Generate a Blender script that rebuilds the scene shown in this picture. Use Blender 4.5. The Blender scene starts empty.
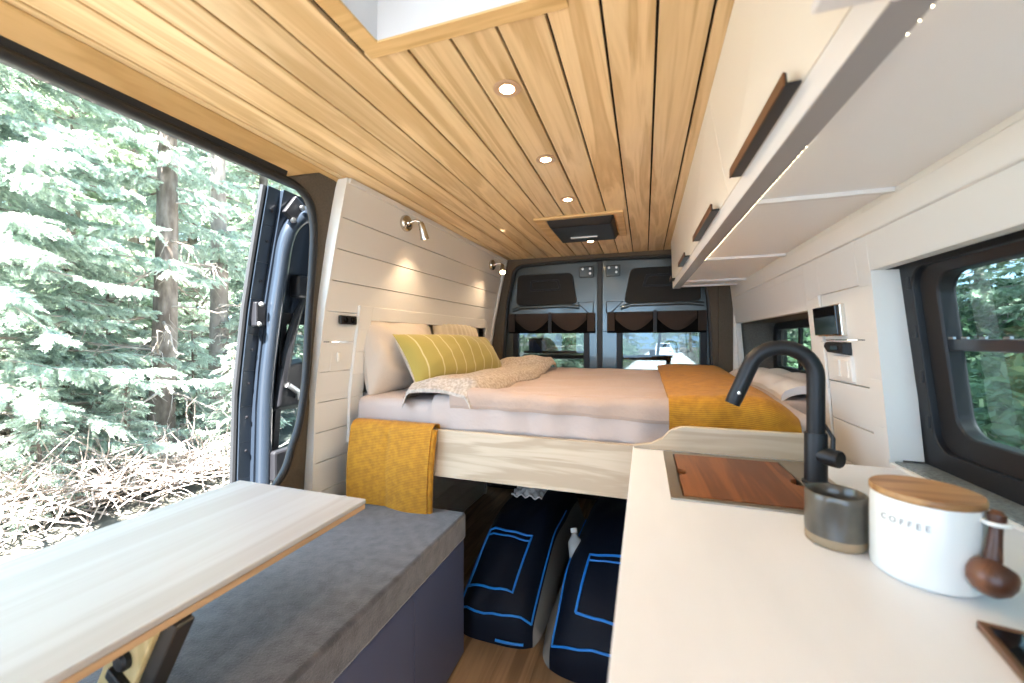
import bpy, math, random
import numpy as np
from mathutils import Vector, Matrix

C = bpy.context.scene.collection
R = math.radians
random.seed(7)
rng = np.random.default_rng(7)

# ------------------------------------------------------------------ helpers
def wloc(o):
    p = Vector((0, 0, 0))
    while o is not None:
        p = p + o.location
        o = o.parent
    return p

class MB:
    """collects faces, then links them as ONE mesh object"""
    def __init__(s):
        s.v = []; s.f = []; s.n = 0
    def add(s, V, F):
        V = np.asarray(V, float).reshape(-1, 3)
        s.v.append(V)
        o = s.n
        s.f.extend([tuple(i + o for i in q) for q in F])
        s.n += len(V)
        return s
    def hexa(s, p):
        return s.add(p, [(0, 3, 2, 1), (4, 5, 6, 7), (0, 1, 5, 4), (1, 2, 6, 5), (2, 3, 7, 6), (3, 0, 4, 7)])
    def box(s, x0, x1, y0, y1, z0, z1):
        return s.hexa([(x0, y0, z0), (x1, y0, z0), (x1, y1, z0), (x0, y1, z0),
                       (x0, y0, z1), (x1, y0, z1), (x1, y1, z1), (x0, y1, z1)])
    def obox(s, M, sx, sy, sz):
        P = [M @ Vector((a * sx / 2, b * sy / 2, c * sz / 2)) for c in (-1, 1) for a, b in ((-1, -1), (1, -1), (1, 1), (-1, 1))]
        return s.hexa([tuple(q) for q in P])
    def prism(s, A, B):
        """two matching closed outlines joined, capped"""
        n = len(A)
        F = [tuple(range(n))[::-1], tuple(range(n, 2 * n))]
        F += [(i, (i + 1) % n, n + (i + 1) % n, n + i) for i in range(n)]
        return s.add(list(A) + list(B), F)
    def ring(s, A, B, A2, B2):
        """frame: outer loop A, inner loop B at the front, A2, B2 at the back"""
        n = len(A); F = []
        for i in range(n):
            j = (i + 1) % n
            F += [(i, j, n + j, n + i), (2 * n + i, 3 * n + i, 3 * n + j, 2 * n + j),
                  (i, 2 * n + i, 2 * n + j, j), (n + i, n + j, 3 * n + j, 3 * n + i)]
        return s.add(list(A) + list(B) + list(A2) + list(B2), F)
    def grid(s, P, closed_u=False):
        P = np.asarray(P, float); a, b = P.shape[:2]; F = []
        for i in range(a if closed_u else a - 1):
            k = (i + 1) % a
            for j in range(b - 1):
                F.append((i * b + j, k * b + j, k * b + j + 1, i * b + j + 1))
        return s.add(P.reshape(-1, 3), F)
    def shell(s, P, t):
        """thick sheet: P is a grid, t the offset vector or a grid of them"""
        P = np.asarray(P, float); a, b = P.shape[:2]
        Q = P + np.asarray(t, float); F = []; N = a * b
        for i in range(a - 1):
            for j in range(b - 1):
                q = (i * b + j, (i + 1) * b + j, (i + 1) * b + j + 1, i * b + j + 1)
                F.append(q); F.append(tuple(N + x for x in q[::-1]))
        rim = [i * b for i in range(a)] + [(a - 1) * b + j for j in range(1, b)] + \
              [i * b + b - 1 for i in range(a - 2, -1, -1)] + [j for j in range(b - 2, 0, -1)]
        m = len(rim)
        for k in range(m):
            x, y = rim[k], rim[(k + 1) % m]
            F.append((x, N + x, N + y, y)[::-1])
        return s.add(np.concatenate([P.reshape(-1, 3), Q.reshape(-1, 3)]), F)
    def tube(s, pts, r, n=10, closed=False):
        P = [Vector(p) for p in pts]; m = len(P)
        rr = r if hasattr(r, '__len__') else [r] * m
        V = []; up = None
        for i, p in enumerate(P):
            if closed: d = P[(i + 1) % m] - P[i - 1]
            else: d = P[min(i + 1, m - 1)] - P[max(i - 1, 0)]
            d.normalize()
            if up is None:
                up = Vector((0, 0, 1)) if abs(d.z) < .9 else Vector((1, 0, 0))
            a = d.cross(up)
            if a.length < 1e-6: a = d.orthogonal()
            a.normalize(); b = a.cross(d); up = b
            for k in range(n):
                t = 2 * math.pi * k / n
                V.append(tuple(p + (a * math.cos(t) + b * math.sin(t)) * rr[i]))
        F = []
        for i in range(m if closed else m - 1):
            j = (i + 1) % m
            for k in range(n):
                F.append((i * n + k, i * n + (k + 1) % n, j * n + (k + 1) % n, j * n + k))
        if not closed:
            F.append(tuple(range(n))[::-1]); F.append(tuple((m - 1) * n + k for k in range(n)))
        return s.add(V, F)
    def lathe(s, prof, n=32, M=None):
        M = M or Matrix()
        V = []; F = []; m = len(prof)
        for (r, z) in prof:
            for k in range(n):
                t = 2 * math.pi * k / n
                V.append(tuple(M @ Vector((max(r, 1e-5) * math.cos(t), max(r, 1e-5) * math.sin(t), z))))
        for i in range(m - 1):
            for k in range(n):
                F.append((i * n + k, i * n + (k + 1) % n, (i + 1) * n + (k + 1) % n, (i + 1) * n + k))
        F.append(tuple(range(n))[::-1]); F.append(tuple((m - 1) * n + k for k in range(n)))
        return s.add(V, F)
    def build(s, name, mat, parent=None, smooth=False, bevel=0, seg=2, angle=40, origin=None):
        V = np.concatenate(s.v)
        if parent is not None:
            o = np.array(wloc(parent))
        elif origin is not None:
            o = np.array(origin, float)
        else:
            lo, hi = V.min(0), V.max(0)
            o = np.array([(lo[0] + hi[0]) / 2, (lo[1] + hi[1]) / 2, lo[2]])
        me = bpy.data.meshes.new(name)
        me.from_pydata((V - o).tolist(), [], s.f)
        me.materials.append(mat)
        if smooth:
            me.polygons.foreach_set('use_smooth', [True] * len(me.polygons))
            me.set_sharp_from_angle(angle=R(angle))
        me.update()
        ob = bpy.data.objects.new(name, me); C.objects.link(ob)
        if parent is not None: ob.parent = parent
        else: ob.location = o
        if bevel:
            b = ob.modifiers.new('bevel', 'BEVEL'); b.width = bevel; b.segments = seg; b.limit_method = 'ANGLE'; b.angle_limit = R(35)
        return ob

def tag(o, label=None, cat=None, group=None, kind=None):
    if label: o['label'] = label
    if cat: o['category'] = cat
    if group: o['group'] = group
    if kind: o['kind'] = kind
    return o
def thing(name, loc, label, cat, group=None, kind=None):
    o = bpy.data.objects.new(name, None); C.objects.link(o); o.location = loc
    o.empty_display_size = .05
    return tag(o, label, cat, group, kind)
def dup(root, loc, rotz=None, scale=None, label=None, group=None):
    r = root.copy(); C.objects.link(r); r.location = loc
    if rotz is not None: r.rotation_euler = (0, 0, rotz)
    if scale is not None: r.scale = (scale,) * 3
    if label: r['label'] = label
    if group: r['group'] = group
    for ch in list(root.children):
        c = ch.copy(); C.objects.link(c); c.parent = r
        for g in list(ch.children):
            d = g.copy(); C.objects.link(d); d.parent = c
    return r
def lerp(a, b, t): return a + (b - a) * t
def smoothnoise(x, y, seed=0):
    r = np.random.default_rng(seed)
    o = np.zeros(np.broadcast(x, y).shape)
    for _ in range(9):
        kx, ky, ph = r.normal(0, 1), r.normal(0, 1), r.uniform(0, 6.28)
        o = o + np.sin(x * kx + y * ky + ph)
    return o / 4.5

# ------------------------------------------------------------------ materials
def newmat(name):
    m = bpy.data.materials.new(name); m.use_nodes = True
    return m, m.node_tree.nodes, m.node_tree.links, m.node_tree.nodes['Principled BSDF']
def pm(name, col, rough=.5, metal=0, spec=.5, bump=0, bscale=300, var=0, vscale=8, col2=None, coat=0, sheen=0, stretch=(1, 1, 1), trans=0):
    m, N, L, B = newmat(name)
    B.inputs['Base Color'].default_value = (*col, 1)
    B.inputs['Roughness'].default_value = rough
    B.inputs['Metallic'].default_value = metal
    B.inputs['Specular IOR Level'].default_value = spec
    B.inputs['Coat Weight'].default_value = coat
    B.inputs['Sheen Weight'].default_value = sheen
    B.inputs['Transmission Weight'].default_value = trans
    if bump or col2:
        tc = N.new('ShaderNodeTexCoord'); mp = N.new('ShaderNodeMapping'); mp.inputs['Scale'].default_value = stretch
        L.new(tc.outputs['Object'], mp.inputs['Vector'])
    if col2:
        nz = N.new('ShaderNodeTexNoise'); nz.inputs['Scale'].default_value = vscale; nz.inputs['Detail'].default_value = 5
        L.new(mp.outputs[0], nz.inputs['Vector'])
        rp = N.new('ShaderNodeValToRGB'); rp.color_ramp.elements[0].position = .35; rp.color_ramp.elements[1].position = .65
        rp.color_ramp.elements[0].color = (*col, 1); rp.color_ramp.elements[1].color = (*col2, 1)
        L.new(nz.outputs['Fac'], rp.inputs['Fac']); L.new(rp.outputs['Color'], B.inputs['Base Color'])
    if bump:
        n2 = N.new('ShaderNodeTexNoise'); n2.inputs['Scale'].default_value = bscale; n2.inputs['Detail'].default_value = 3
        L.new(mp.outputs[0], n2.inputs['Vector'])
        bp = N.new('ShaderNodeBump'); bp.inputs['Strength'].default_value = bump; bp.inputs['Distance'].default_value = .003
        L.new(n2.outputs['Fac'], bp.inputs['Height']); L.new(bp.outputs[0], B.inputs['Normal'])
    return m
def wood(name, c1, c2, axis='Y', rough=.45, scale=1.0, contrast=(.3, .7), island=.0, coat=0, knots=False):
    m, N, L, B = newmat(name)
    tc = N.new('ShaderNodeTexCoord'); mp = N.new('ShaderNodeMapping')
    k = {'X': (1, 14, 14), 'Y': (14, 1, 14), 'Z': (14, 14, 1)}[axis]
    mp.inputs['Scale'].default_value = tuple(q * scale for q in k)
    L.new(tc.outputs['Object'], mp.inputs['Vector'])
    geo = N.new('ShaderNodeNewGeometry')
    off = N.new('ShaderNodeVectorMath'); off.operation = 'MULTIPLY_ADD'
    cmb = N.new('ShaderNodeCombineXYZ')
    for i in range(3): L.new(geo.outputs['Random Per Island'], cmb.inputs[i])
    L.new(cmb.outputs[0], off.inputs[0]); off.inputs[1].default_value = (37, 53, 41); L.new(mp.outputs[0], off.inputs[2])
    nz = N.new('ShaderNodeTexNoise'); nz.inputs['Scale'].default_value = 1.1; nz.inputs['Detail'].default_value = 6; nz.inputs['Distortion'].default_value = 1.2
    L.new(off.outputs[0], nz.inputs['Vector'])
    wv = N.new('ShaderNodeMath'); wv.operation = 'MULTIPLY'; wv.inputs[1].default_value = 26
    L.new(nz.outputs['Fac'], wv.inputs[0])
    sn = N.new('ShaderNodeMath'); sn.operation = 'SINE'; L.new(wv.outputs[0], sn.inputs[0])
    fine = N.new('ShaderNodeTexNoise'); fine.inputs['Scale'].default_value = 9; fine.inputs['Detail'].default_value = 3
    L.new(off.outputs[0], fine.inputs['Vector'])
    a1 = N.new('ShaderNodeMath'); a1.operation = 'MULTIPLY_ADD'; a1.inputs[1].default_value = .16; L.new(sn.outputs[0], a1.inputs[0]); L.new(nz.outputs['Fac'], a1.inputs[2])
    a2 = N.new('ShaderNodeMath'); a2.operation = 'MULTIPLY_ADD'; a2.inputs[1].default_value = .25; L.new(fine.outputs['Fac'], a2.inputs[0]); L.new(a1.outputs[0], a2.inputs[2])
    a3 = N.new('ShaderNodeMath'); a3.operation = 'SUBTRACT'; a3.inputs[1].default_value = .125; L.new(a2.outputs[0], a3.inputs[0])
    rp = N.new('ShaderNodeValToRGB')
    rp.color_ramp.elements[0].position, rp.color_ramp.elements[1].position = contrast
    rp.color_ramp.elements[0].color = (*c1, 1); rp.color_ramp.elements[1].color = (*c2, 1)
    L.new(a3.outputs[0], rp.inputs['Fac'])
    hs = N.new('ShaderNodeHueSaturation')
    mr = N.new('ShaderNodeMapRange'); mr.inputs['To Min'].default_value = 1 - island; mr.inputs['To Max'].default_value = 1 + island * .8
    L.new(geo.outputs['Random Per Island'], mr.inputs['Value']); L.new(mr.outputs[0], hs.inputs['Value'])
    L.new(rp.outputs['Color'], hs.inputs['Color']); L.new(hs.outputs['Color'], B.inputs['Base Color'])
    B.inputs['Roughness'].default_value = rough; B.inputs['Coat Weight'].default_value = coat
    bp = N.new('ShaderNodeBump'); bp.inputs['Strength'].default_value = .12; bp.inputs['Distance'].default_value = .001
    L.new(a3.outputs[0], bp.inputs['Height']); L.new(bp.outputs[0], B.inputs['Normal'])
    return m
def emis(name, col, st):
    m, N, L, B = newmat(name)
    B.inputs['Base Color'].default_value = (.8, .8, .8, 1)
    B.inputs['Emission Color'].default_value = (*col, 1); B.inputs['Emission Strength'].default_value = st
    return m
def glass(name, tint, rough=0.0, refl=.5):
    """thin architectural pane: tinted see-through plus a mirror coat"""
    m, N, L, B = newmat(name)
    N.remove(B)
    tr = N.new('ShaderNodeBsdfTransparent'); tr.inputs[0].default_value = (*tint, 1)
    gl = N.new('ShaderNodeBsdfGlossy'); gl.inputs['Roughness'].default_value = rough; gl.inputs['Color'].default_value = (.9, .9, .9, 1)
    ge = N.new('ShaderNodeNewGeometry'); dt = N.new('ShaderNodeVectorMath'); dt.operation = 'DOT_PRODUCT'
    L.new(ge.outputs['Incoming'], dt.inputs[0]); L.new(ge.outputs['Normal'], dt.inputs[1])
    ab = N.new('ShaderNodeMath'); ab.operation = 'ABSOLUTE'; L.new(dt.outputs['Value'], ab.inputs[0])
    iv = N.new('ShaderNodeMath'); iv.operation = 'SUBTRACT'; iv.inputs[0].default_value = 1; L.new(ab.outputs[0], iv.inputs[1])
    pw = N.new('ShaderNodeMath'); pw.operation = 'POWER'; pw.inputs[1].default_value = 5; L.new(iv.outputs[0], pw.inputs[0])
    ml = N.new('ShaderNodeMath'); ml.operation = 'MULTIPLY_ADD'; ml.inputs[1].default_value = .9 * refl; ml.inputs[2].default_value = .04 * refl
    L.new(pw.outputs[0], ml.inputs[0])
    mx = N.new('ShaderNodeMixShader'); L.new(ml.outputs[0], mx.inputs[0]); L.new(tr.outputs[0], mx.inputs[1]); L.new(gl.outputs[0], mx.inputs[2])
    L.new(mx.outputs[0], N['Material Output'].inputs['Surface'])
    return m
def leafmat(name, c1, c2, transl=.35, scale=3, rough=.6):
    m, N, L, B = newmat(name)
    tc = N.new('ShaderNodeTexCoord'); nz = N.new('ShaderNodeTexNoise'); nz.inputs['Scale'].default_value = scale; nz.inputs['Detail'].default_value = 3
    L.new(tc.outputs['Object'], nz.inputs['Vector'])
    geo = N.new('ShaderNodeNewGeometry')
    ad = N.new('ShaderNodeMath'); ad.operation = 'MULTIPLY_ADD'; ad.inputs[1].default_value = .35; L.new(geo.outputs['Random Per Island'], ad.inputs[0]); L.new(nz.outputs['Fac'], ad.inputs[2])
    rp = N.new('ShaderNodeValToRGB'); rp.color_ramp.elements[0].position = .4; rp.color_ramp.elements[1].position = .95
    rp.color_ramp.elements[0].color = (*c1, 1); rp.color_ramp.elements[1].color = (*c2, 1)
    L.new(ad.outputs[0], rp.inputs['Fac']); L.new(rp.outputs['Color'], B.inputs['Base Color'])
    B.inputs['Roughness'].default_value = rough
    t = N.new('ShaderNodeBsdfTranslucent'); L.new(rp.outputs['Color'], t.inputs['Color'])
    mx = N.new('ShaderNodeMixShader'); mx.inputs[0].default_value = transl
    L.new(B.outputs[0], mx.inputs[1]); L.new(t.outputs[0], mx.inputs[2]); L.new(mx.outputs[0], N['Material Output'].inputs['Surface'])
    return m
def stripes(name, base, line, axis, period, width, c2=None, rough=.85, bump=.4):
    m, N, L, B = newmat(name)
    tc = N.new('ShaderNodeTexCoord'); sp = N.new('ShaderNodeSeparateXYZ'); L.new(tc.outputs['UV'], sp.inputs[0])
    f = N.new('ShaderNodeMath'); f.operation = 'FRACT'; ml = N.new('ShaderNodeMath'); ml.operation = 'MULTIPLY'; ml.inputs[1].default_value = 1 / period
    L.new(sp.outputs[axis], ml.inputs[0]); L.new(ml.outputs[0], f.inputs[0])
    lt = N.new('ShaderNodeMath'); lt.operation = 'LESS_THAN'; lt.inputs[1].default_value = width; L.new(f.outputs[0], lt.inputs[0])
    mx = N.new('ShaderNodeMix'); mx.data_type = 'RGBA'; mx.inputs['A'].default_value = (*base, 1); mx.inputs['B'].default_value = (*line, 1)
    L.new(lt.outputs[0], mx.inputs['Factor']); L.new(mx.outputs['Result'], B.inputs['Base Color'])
    nz = N.new('ShaderNodeTexNoise'); nz.inputs['Scale'].default_value = 260; L.new(tc.outputs['Object'], nz.inputs['Vector'])
    bp = N.new('ShaderNodeBump'); bp.inputs['Strength'].default_value = bump; bp.inputs['Distance'].default_value = .002
    L.new(nz.outputs['Fac'], bp.inputs['Height']); L.new(bp.outputs[0], B.inputs['Normal'])
    B.inputs['Roughness'].default_value = rough; B.inputs['Sheen Weight'].default_value = .2
    return m
def ribbed(name, c1, c2, period, axis='UV', comp=1, rough=.8, sheen=.4, mixn=.5):
    """corduroy-like cloth: fine ribs with mottling"""
    m, N, L, B = newmat(name)
    tc = N.new('ShaderNodeTexCoord'); sp = N.new('ShaderNodeSeparateXYZ'); L.new(tc.outputs[axis], sp.inputs[0])
    ml = N.new('ShaderNodeMath'); ml.operation = 'MULTIPLY'; ml.inputs[1].default_value = 2 * math.pi / period
    L.new(sp.outputs[comp], ml.inputs[0]); sn = N.new('ShaderNodeMath'); sn.operation = 'SINE'; L.new(ml.outputs[0], sn.inputs[0])
    nz = N.new('ShaderNodeTexNoise'); nz.inputs['Scale'].default_value = 40; nz.inputs['Detail'].default_value = 5
    mp = N.new('ShaderNodeMapping'); mp.inputs['Scale'].default_value = (1, 1, 1); L.new(tc.outputs['Object'], mp.inputs[0]); L.new(mp.outputs[0], nz.inputs['Vector'])
    a = N.new('ShaderNodeMath'); a.operation = 'MULTIPLY_ADD'; a.inputs[1].default_value = .18; L.new(sn.outputs[0], a.inputs[0]); L.new(nz.outputs['Fac'], a.inputs[2])
    rp = N.new('ShaderNodeValToRGB'); rp.color_ramp.elements[0].position = .3; rp.color_ramp.elements[1].position = .7
    rp.color_ramp.elements[0].color = (*c1, 1); rp.color_ramp.elements[1].color = (*c2, 1)
    L.new(a.outputs[0], rp.inputs['Fac']); L.new(rp.outputs['Color'], B.inputs['Base Color'])
    bp = N.new('ShaderNodeBump'); bp.inputs['Strength'].default_value = .6; bp.inputs['Distance'].default_value = .003
    L.new(a.outputs[0], bp.inputs['Height']); L.new(bp.outputs[0], B.inputs['Normal'])
    B.inputs['Roughness'].default_value = rough; B.inputs['Sheen Weight'].default_value = sheen
    return m

M = {}
M['pine'] = wood('oiled pine planks', (.55, .37, .175), (.78, .59, .34), 'Y', .42, .8, (.22, .74), .12, .1)
M['pine_trim'] = wood('oiled pine trim', (.52, .33, .13), (.68, .47, .22), 'X', .45, 1.0, (.2, .8))
M['pine_trimY'] = wood('oiled pine trim along', (.52, .33, .13), (.68, .47, .22), 'Y', .45, 1.0, (.2, .8))
M['gap'] = pm('dark gap', (.012, .009, .006), .9)
M['white'] = pm('white painted board', (.76, .74, .70), .42, bump=.05, bscale=60)
M['cabwhite'] = pm('cream cabinet laminate', (.80, .77, .70), .38)
M['rail'] = pm('pale cabinet rail', (.74, .74, .75), .4)
M['railgrey'] = pm('grey rail underside', (.30, .295, .30), .45)
M['bronze'] = pm('bronze pull face', (.17, .075, .032), .35, .5)
M['leg_dark'] = pm('dark brown leg strip', (.03, .024, .02), .5)
M['sillgrey'] = pm('dark speckled sill', (.10, .12, .12), .3, col2=(.30, .33, .32), vscale=120)
M['under'] = pm('white cabinet underside', (.85, .86, .87), .45)
M['felt'] = pm('grey brown felt lining', (.10, .083, .064), .95, spec=.1, bump=.5, bscale=500, col2=(.12, .098, .075), vscale=160)
M['felt2'] = pm('grey felt lining', (.13, .12, .105), .95, spec=.1, bump=.5, bscale=500, col2=(.17, .16, .14), vscale=160)
M['rubber'] = pm('black rubber seal', (.012, .013, .015), .55)
M['black'] = pm('black plastic', (.009, .009, .011), .45, spec=.35, bump=.05, bscale=900)
M['matteblack'] = pm('matte black metal', (.014, .014, .016), .42, .3)
M['gloss'] = pm('glossy black glass', (.006, .006, .007), .06)
M['bluemetal'] = pm('blue grey van paint', (.019, .027, .040), .28, .3, coat=.6)
M['doormetal'] = pm('grey green van paint', (.085, .105, .11), .24, .5, coat=.5)
M['chrome'] = pm('brushed nickel', (.62, .57, .5), .22, 1)
M['bezel'] = pm('copper tinted bezel', (.55, .38, .26), .35, .3)
M['steel'] = pm('brushed steel', (.42, .38, .32), .33, 1, bump=.1, bscale=120, stretch=(1, 12, 1))
M['bolt'] = pm('zinc bolt', (.5, .5, .5), .35, 1)
M['counter'] = pm('white marble laminate', (.70, .705, .725), .33, col2=(.765, .77, .79), vscale=3.2, stretch=(2.2, .6, 1))
M['birch'] = wood('pale birch ply', (.43, .325, .22), (.56, .45, .325), 'X', .5, .9, (.3, .7))
M['birch_dark'] = wood('ply edge', (.30, .17, .08), (.42, .26, .13), 'X', .6, 1.2)
M['table'] = wood('bleached maple tabletop', (.37, .325, .29), (.45, .43, .41), 'Y', .38, .4, (.2, .75))
M['tedge'] = wood('maple edge', (.36, .21, .10), (.50, .31, .16), 'Y', .5)
M['leg'] = wood('pale leg wood', (.50, .38, .17), (.62, .49, .25), 'Z', .5)
M['walnut'] = wood('walnut cover', (.11, .032, .008), (.24, .078, .02), 'Y', .38, .8, (.25, .75))
M['lidwood'] = wood('acacia lid', (.27, .12, .04), (.46, .25, .10), 'X', .42, 1.2, (.25, .7))
M['scoop'] = wood('dark scoop wood', (.07, .022, .009), (.17, .06, .025), 'Z', .35, 1.3)
M['oak'] = wood('oak vinyl floor', (.17, .10, .05), (.30, .19, .105), 'Y', .5, .8, (.25, .75), .12)
M['slate'] = pm('slate blue laminate', (.085, .095, .155), .45)
M['velvet'] = pm('charcoal velvet', (.022, .0215, .027), .8, bump=.5, bscale=220, col2=(.068, .064, .074), vscale=30, sheen=.5)
M['mustard'] = ribbed('mustard rib knit', (.33, .128, .002), (.53, .235, .005), .006, sheen=.08)
M['linen'] = pm('oatmeal linen', (.58, .51, .44), .9, spec=.1, bump=.7, bscale=40, sheen=.2)
M['sheet'] = pm('rose beige sheet', (.47, .385, .345), .9, spec=.1, bump=.8, bscale=48, sheen=.2)
M['quilt'] = pm('rose muslin quilt', (.42, .31, .25), .92, spec=.1, bump=1.0, bscale=55, sheen=.2)
M['pattern'] = pm('speckled cream print', (.54, .46, .39), .9, spec=.1, bump=.4, bscale=300, col2=(.34, .285, .24), vscale=85)
M['cream'] = pm('cream gathered cotton', (.68, .58, .42), .9, spec=.1, bump=.4, bscale=260, sheen=.2)
M['whitequilt'] = pm('white quilted cotton', (.72, .68, .66), .9, spec=.1, bump=.5, bscale=90)
M['stripe'] = stripes('olive striped cotton', (.36, .295, .07), (.56, .49, .26), 0, .095, .09)
M['bag'] = pm('navy ripstop', (.004, .006, .014), .6, spec=.2, bump=.3, bscale=500)
M['bagside'] = pm('grey mesh side', (.19, .175, .155), .8, bump=.5, bscale=500)
M['piping'] = pm('bright blue piping', (.01, .21, .68), .45)
M['stone'] = pm('glazed stoneware', (.058, .050, .040), .3, col2=(.105, .088, .064), vscale=22, coat=.4)
M['clay'] = pm('raw clay', (.32, .23, .14), .85, bump=.2, bscale=300)
M['ceramic'] = pm('white ceramic', (.80, .80, .77), .3, coat=.3)
M['grey_ink'] = pm('grey lettering', (.17, .17, .165), .6)
M['plastic_white'] = pm('white plastic', (.78, .75, .70), .35)
M['shade'] = pm('brown shade cloth', (.030, .018, .012), .85, bump=.4, bscale=300)
M['darkcloth'] = pm('black shade lining', (.005, .0045, .004), .95, spec=.05)
M['pad'] = pm('black trim panel', (.014, .013, .011), .8, bump=.2, bscale=500)
M['bark'] = pm('spruce bark', (.10, .075, .06), .95, bump=1, bscale=28, col2=(.22, .18, .155), vscale=14, stretch=(1, 1, .35))
M['barkpale'] = pm('pale bark', (.22, .18, .16), .95, bump=1, bscale=28, col2=(.36, .31, .28), vscale=12, stretch=(1, 1, .35))
M['twig'] = pm('dead twigs', (.22, .17, .14), .95, col2=(.38, .33, .29), vscale=6)
M['needle'] = leafmat('blue spruce needles', (.32, .41, .34), (.68, .75, .66), .35, 1.2)
M['needle2'] = leafmat('green spruce needles', (.22, .31, .21), (.52, .60, .44), .35, 1.4)
M['leaf'] = leafmat('shrub leaves', (.05, .11, .05), (.17, .27, .13), .4, 2.5)
M['duff'] = pm('forest floor', (.05, .044, .038), .95, bump=1, bscale=9, col2=(.085, .08, .062), vscale=1.4)
M['road'] = pm('pale gravel road', (.42, .40, .38), .95, bump=.6, bscale=14, col2=(.52, .50, .47), vscale=3)
M['glass'] = glass('clear window pane', (.93, .95, .95), 0, .9)
M['glass_tint'] = glass('tinted window pane', (.58, .65, .67), 0, 1.6)
M['glass_rear'] = glass('rear tinted pane', (.27, .31, .33), 0, 1.2)
M['liner'] = pm('white vent liner', (.58, .60, .63), .4)
M['frost'] = pm('frosted vent lid', (.85, .88, .9), .5, trans=.0)
M['lamp'] = emis('warm lamp lens', (1, .66, .36), 30)
M['led'] = emis('white led dot', (1, .86, .55), 22)
M['carwhite'] = pm('white car paint', (.75, .76, .78), .25, coat=.6)
M['carglass'] = pm('dark car glass', (.02, .025, .03), .1)
M['red'] = pm('red lens', (.35, .02, .02), .3)
M['bottle'] = pm('cloudy clear plastic', (.45, .45, .44), .25)

# ------------------------------------------------------------------ van geometry
PZ = [0, .6, 1.0, 1.35, 1.6, 1.85, 2.0]
PX = [-1.262, -1.258, -1.243, -1.193, -1.142, -1.085, -1.05]
def XL(z, y=1.29): return float(np.interp(z, PZ, PX)) + (y - 1.29) * .035
def XR(z): return float(np.interp(z, [0, .9, 1.3, 1.55, 1.9], [.60, .598, .567, .54, .50]))
CZ = 1.85      # ceiling face

def S(o): return tag(o, kind='structure')

# floor
b = MB()
x = -1.36
while x < .66:
    b.box(x, min(x + .138, .68), -1.5, 3.1, -.03, 0); x += .1385
S(b.build('floor', M['oak']))
S(MB().box(-1.36, .68, -1.5, 3.1, -.12, -.031).build('underfloor', M['black']))

# ceiling of planks with dark gaps, cut round the vent hatch
HX0, HX1, HY0, HY1 = -.575, -.135, .31, .745       # outside of hatch trim
b = MB()
k = -12
edges = [.024 + .1025 * i for i in range(-12, 6)]
for i in range(len(edges) - 1):
    x0, x1 = edges[i] + .003, edges[i + 1] - .003
    if i == 0: x0 = -1.19
    spans = [(-1.45, 3.0)]
    if x1 > HX0 + .02 and x0 < HX1 - .02:
        spans = [(-1.45, HY0 + .01), (HY1 - .01, 3.0)]
    for y0, y1 in spans:
        if x0 < HX0 + .02 < x1 and len(spans) == 2: pass
        b.box(x0, x1, y0, y1, CZ, CZ + .012)
S(b.build('ceiling', M['pine'], bevel=.0015, seg=1))
b = MB()
hx0, hx1, hy0, hy1 = -.531, -.18, .355, .705        # inside of hatch
b.box(-1.30, .62, -1.5, hy0 - .008, CZ + .013, CZ + .06); b.box(-1.30, .62, hy1 + .008, 3.1, CZ + .013, CZ + .06)
b.box(-1.30, hx0 - .008, hy0 - .008, hy1 + .008, CZ + .013, CZ + .06); b.box(hx1 + .008, .62, hy0 - .008, hy1 + .008, CZ + .013, CZ + .06)
S(b.build('roof', M['gap']))

# roof vent: pine trim, white liner, raised lid
v = thing('roof_vent', (-.355, .53, CZ), 'open white roof vent hatch framed in pine at the front of the plank ceiling', 'roof vent')
def rect(x0, x1, y0, y1, z): return [(x0, y0, z), (x1, y0, z), (x1, y1, z), (x0, y1, z)]
MB().ring(rect(HX0, HX1, HY0, HY1, CZ - .008), rect(hx0, hx1, hy0, hy1, CZ - .008), rect(HX0, HX1, HY0, HY1, CZ - .0005), rect(hx0, hx1, hy0, hy1, CZ - .0005)).build('trim_frame', M['pine_trim'], v, bevel=.002)
MB().ring(rect(hx0 - .006, hx1 + .006, hy0 - .006, hy1 + .006, CZ - .001), rect(hx0, hx1, hy0, hy1, CZ - .004), rect(hx0 - .006, hx1 + .006, hy0 - .006, hy1 + .006, CZ + .13), rect(hx0 + .012, hx1 - .012, hy0 + .012, hy1 - .012, CZ + .13)).build('liner', M['liner'], v)
for (sx, sy) in ((hx0 + .03, hy1 - .03), (hx1 - .03, hy1 - .03), (hx0 + .03, hy0 + .03), (hx1 - .03, hy0 + .03)):
    MB().tube([(sx, sy, CZ + .075), (sx, sy, CZ + .20)], .006, 8).build('lid_strut', M['chrome'], v)
MB().box(hx0 - .04, hx1 + .04, hy0 - .04, hy1 + .04, CZ + .20, CZ + .22).build('lid', M['frost'], v, bevel=.006)

# rear roof fan: black cover in a pine frame
v = thing('roof_fan', (-.32, 2.22, CZ), 'black roof fan cover in a pine frame near the back of the ceiling', 'roof fan')
fo = (-.548, -.098, 2.0, 2.46); fi = (-.49, -.14, 2.03, 2.43)
MB().ring(rect(*fo, CZ - .012), rect(*fi, CZ - .012), rect(*fo, CZ - .0005), rect(*fi, CZ - .0005)).build('trim_frame', M['pine_trim'], v, bevel=.002)
MB().prism(rect(-.488, -.142, 2.032, 2.428, CZ - .006), rect(-.47, -.16, 2.06, 2.40, CZ - .045)).build('cover', M['black'], v, bevel=.008, seg=3)
MB().box(-.40, -.25, 2.27, 2.29, CZ - .052, CZ - .044).build('pull_slot', M['bolt'], v, bevel=.002)

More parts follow.
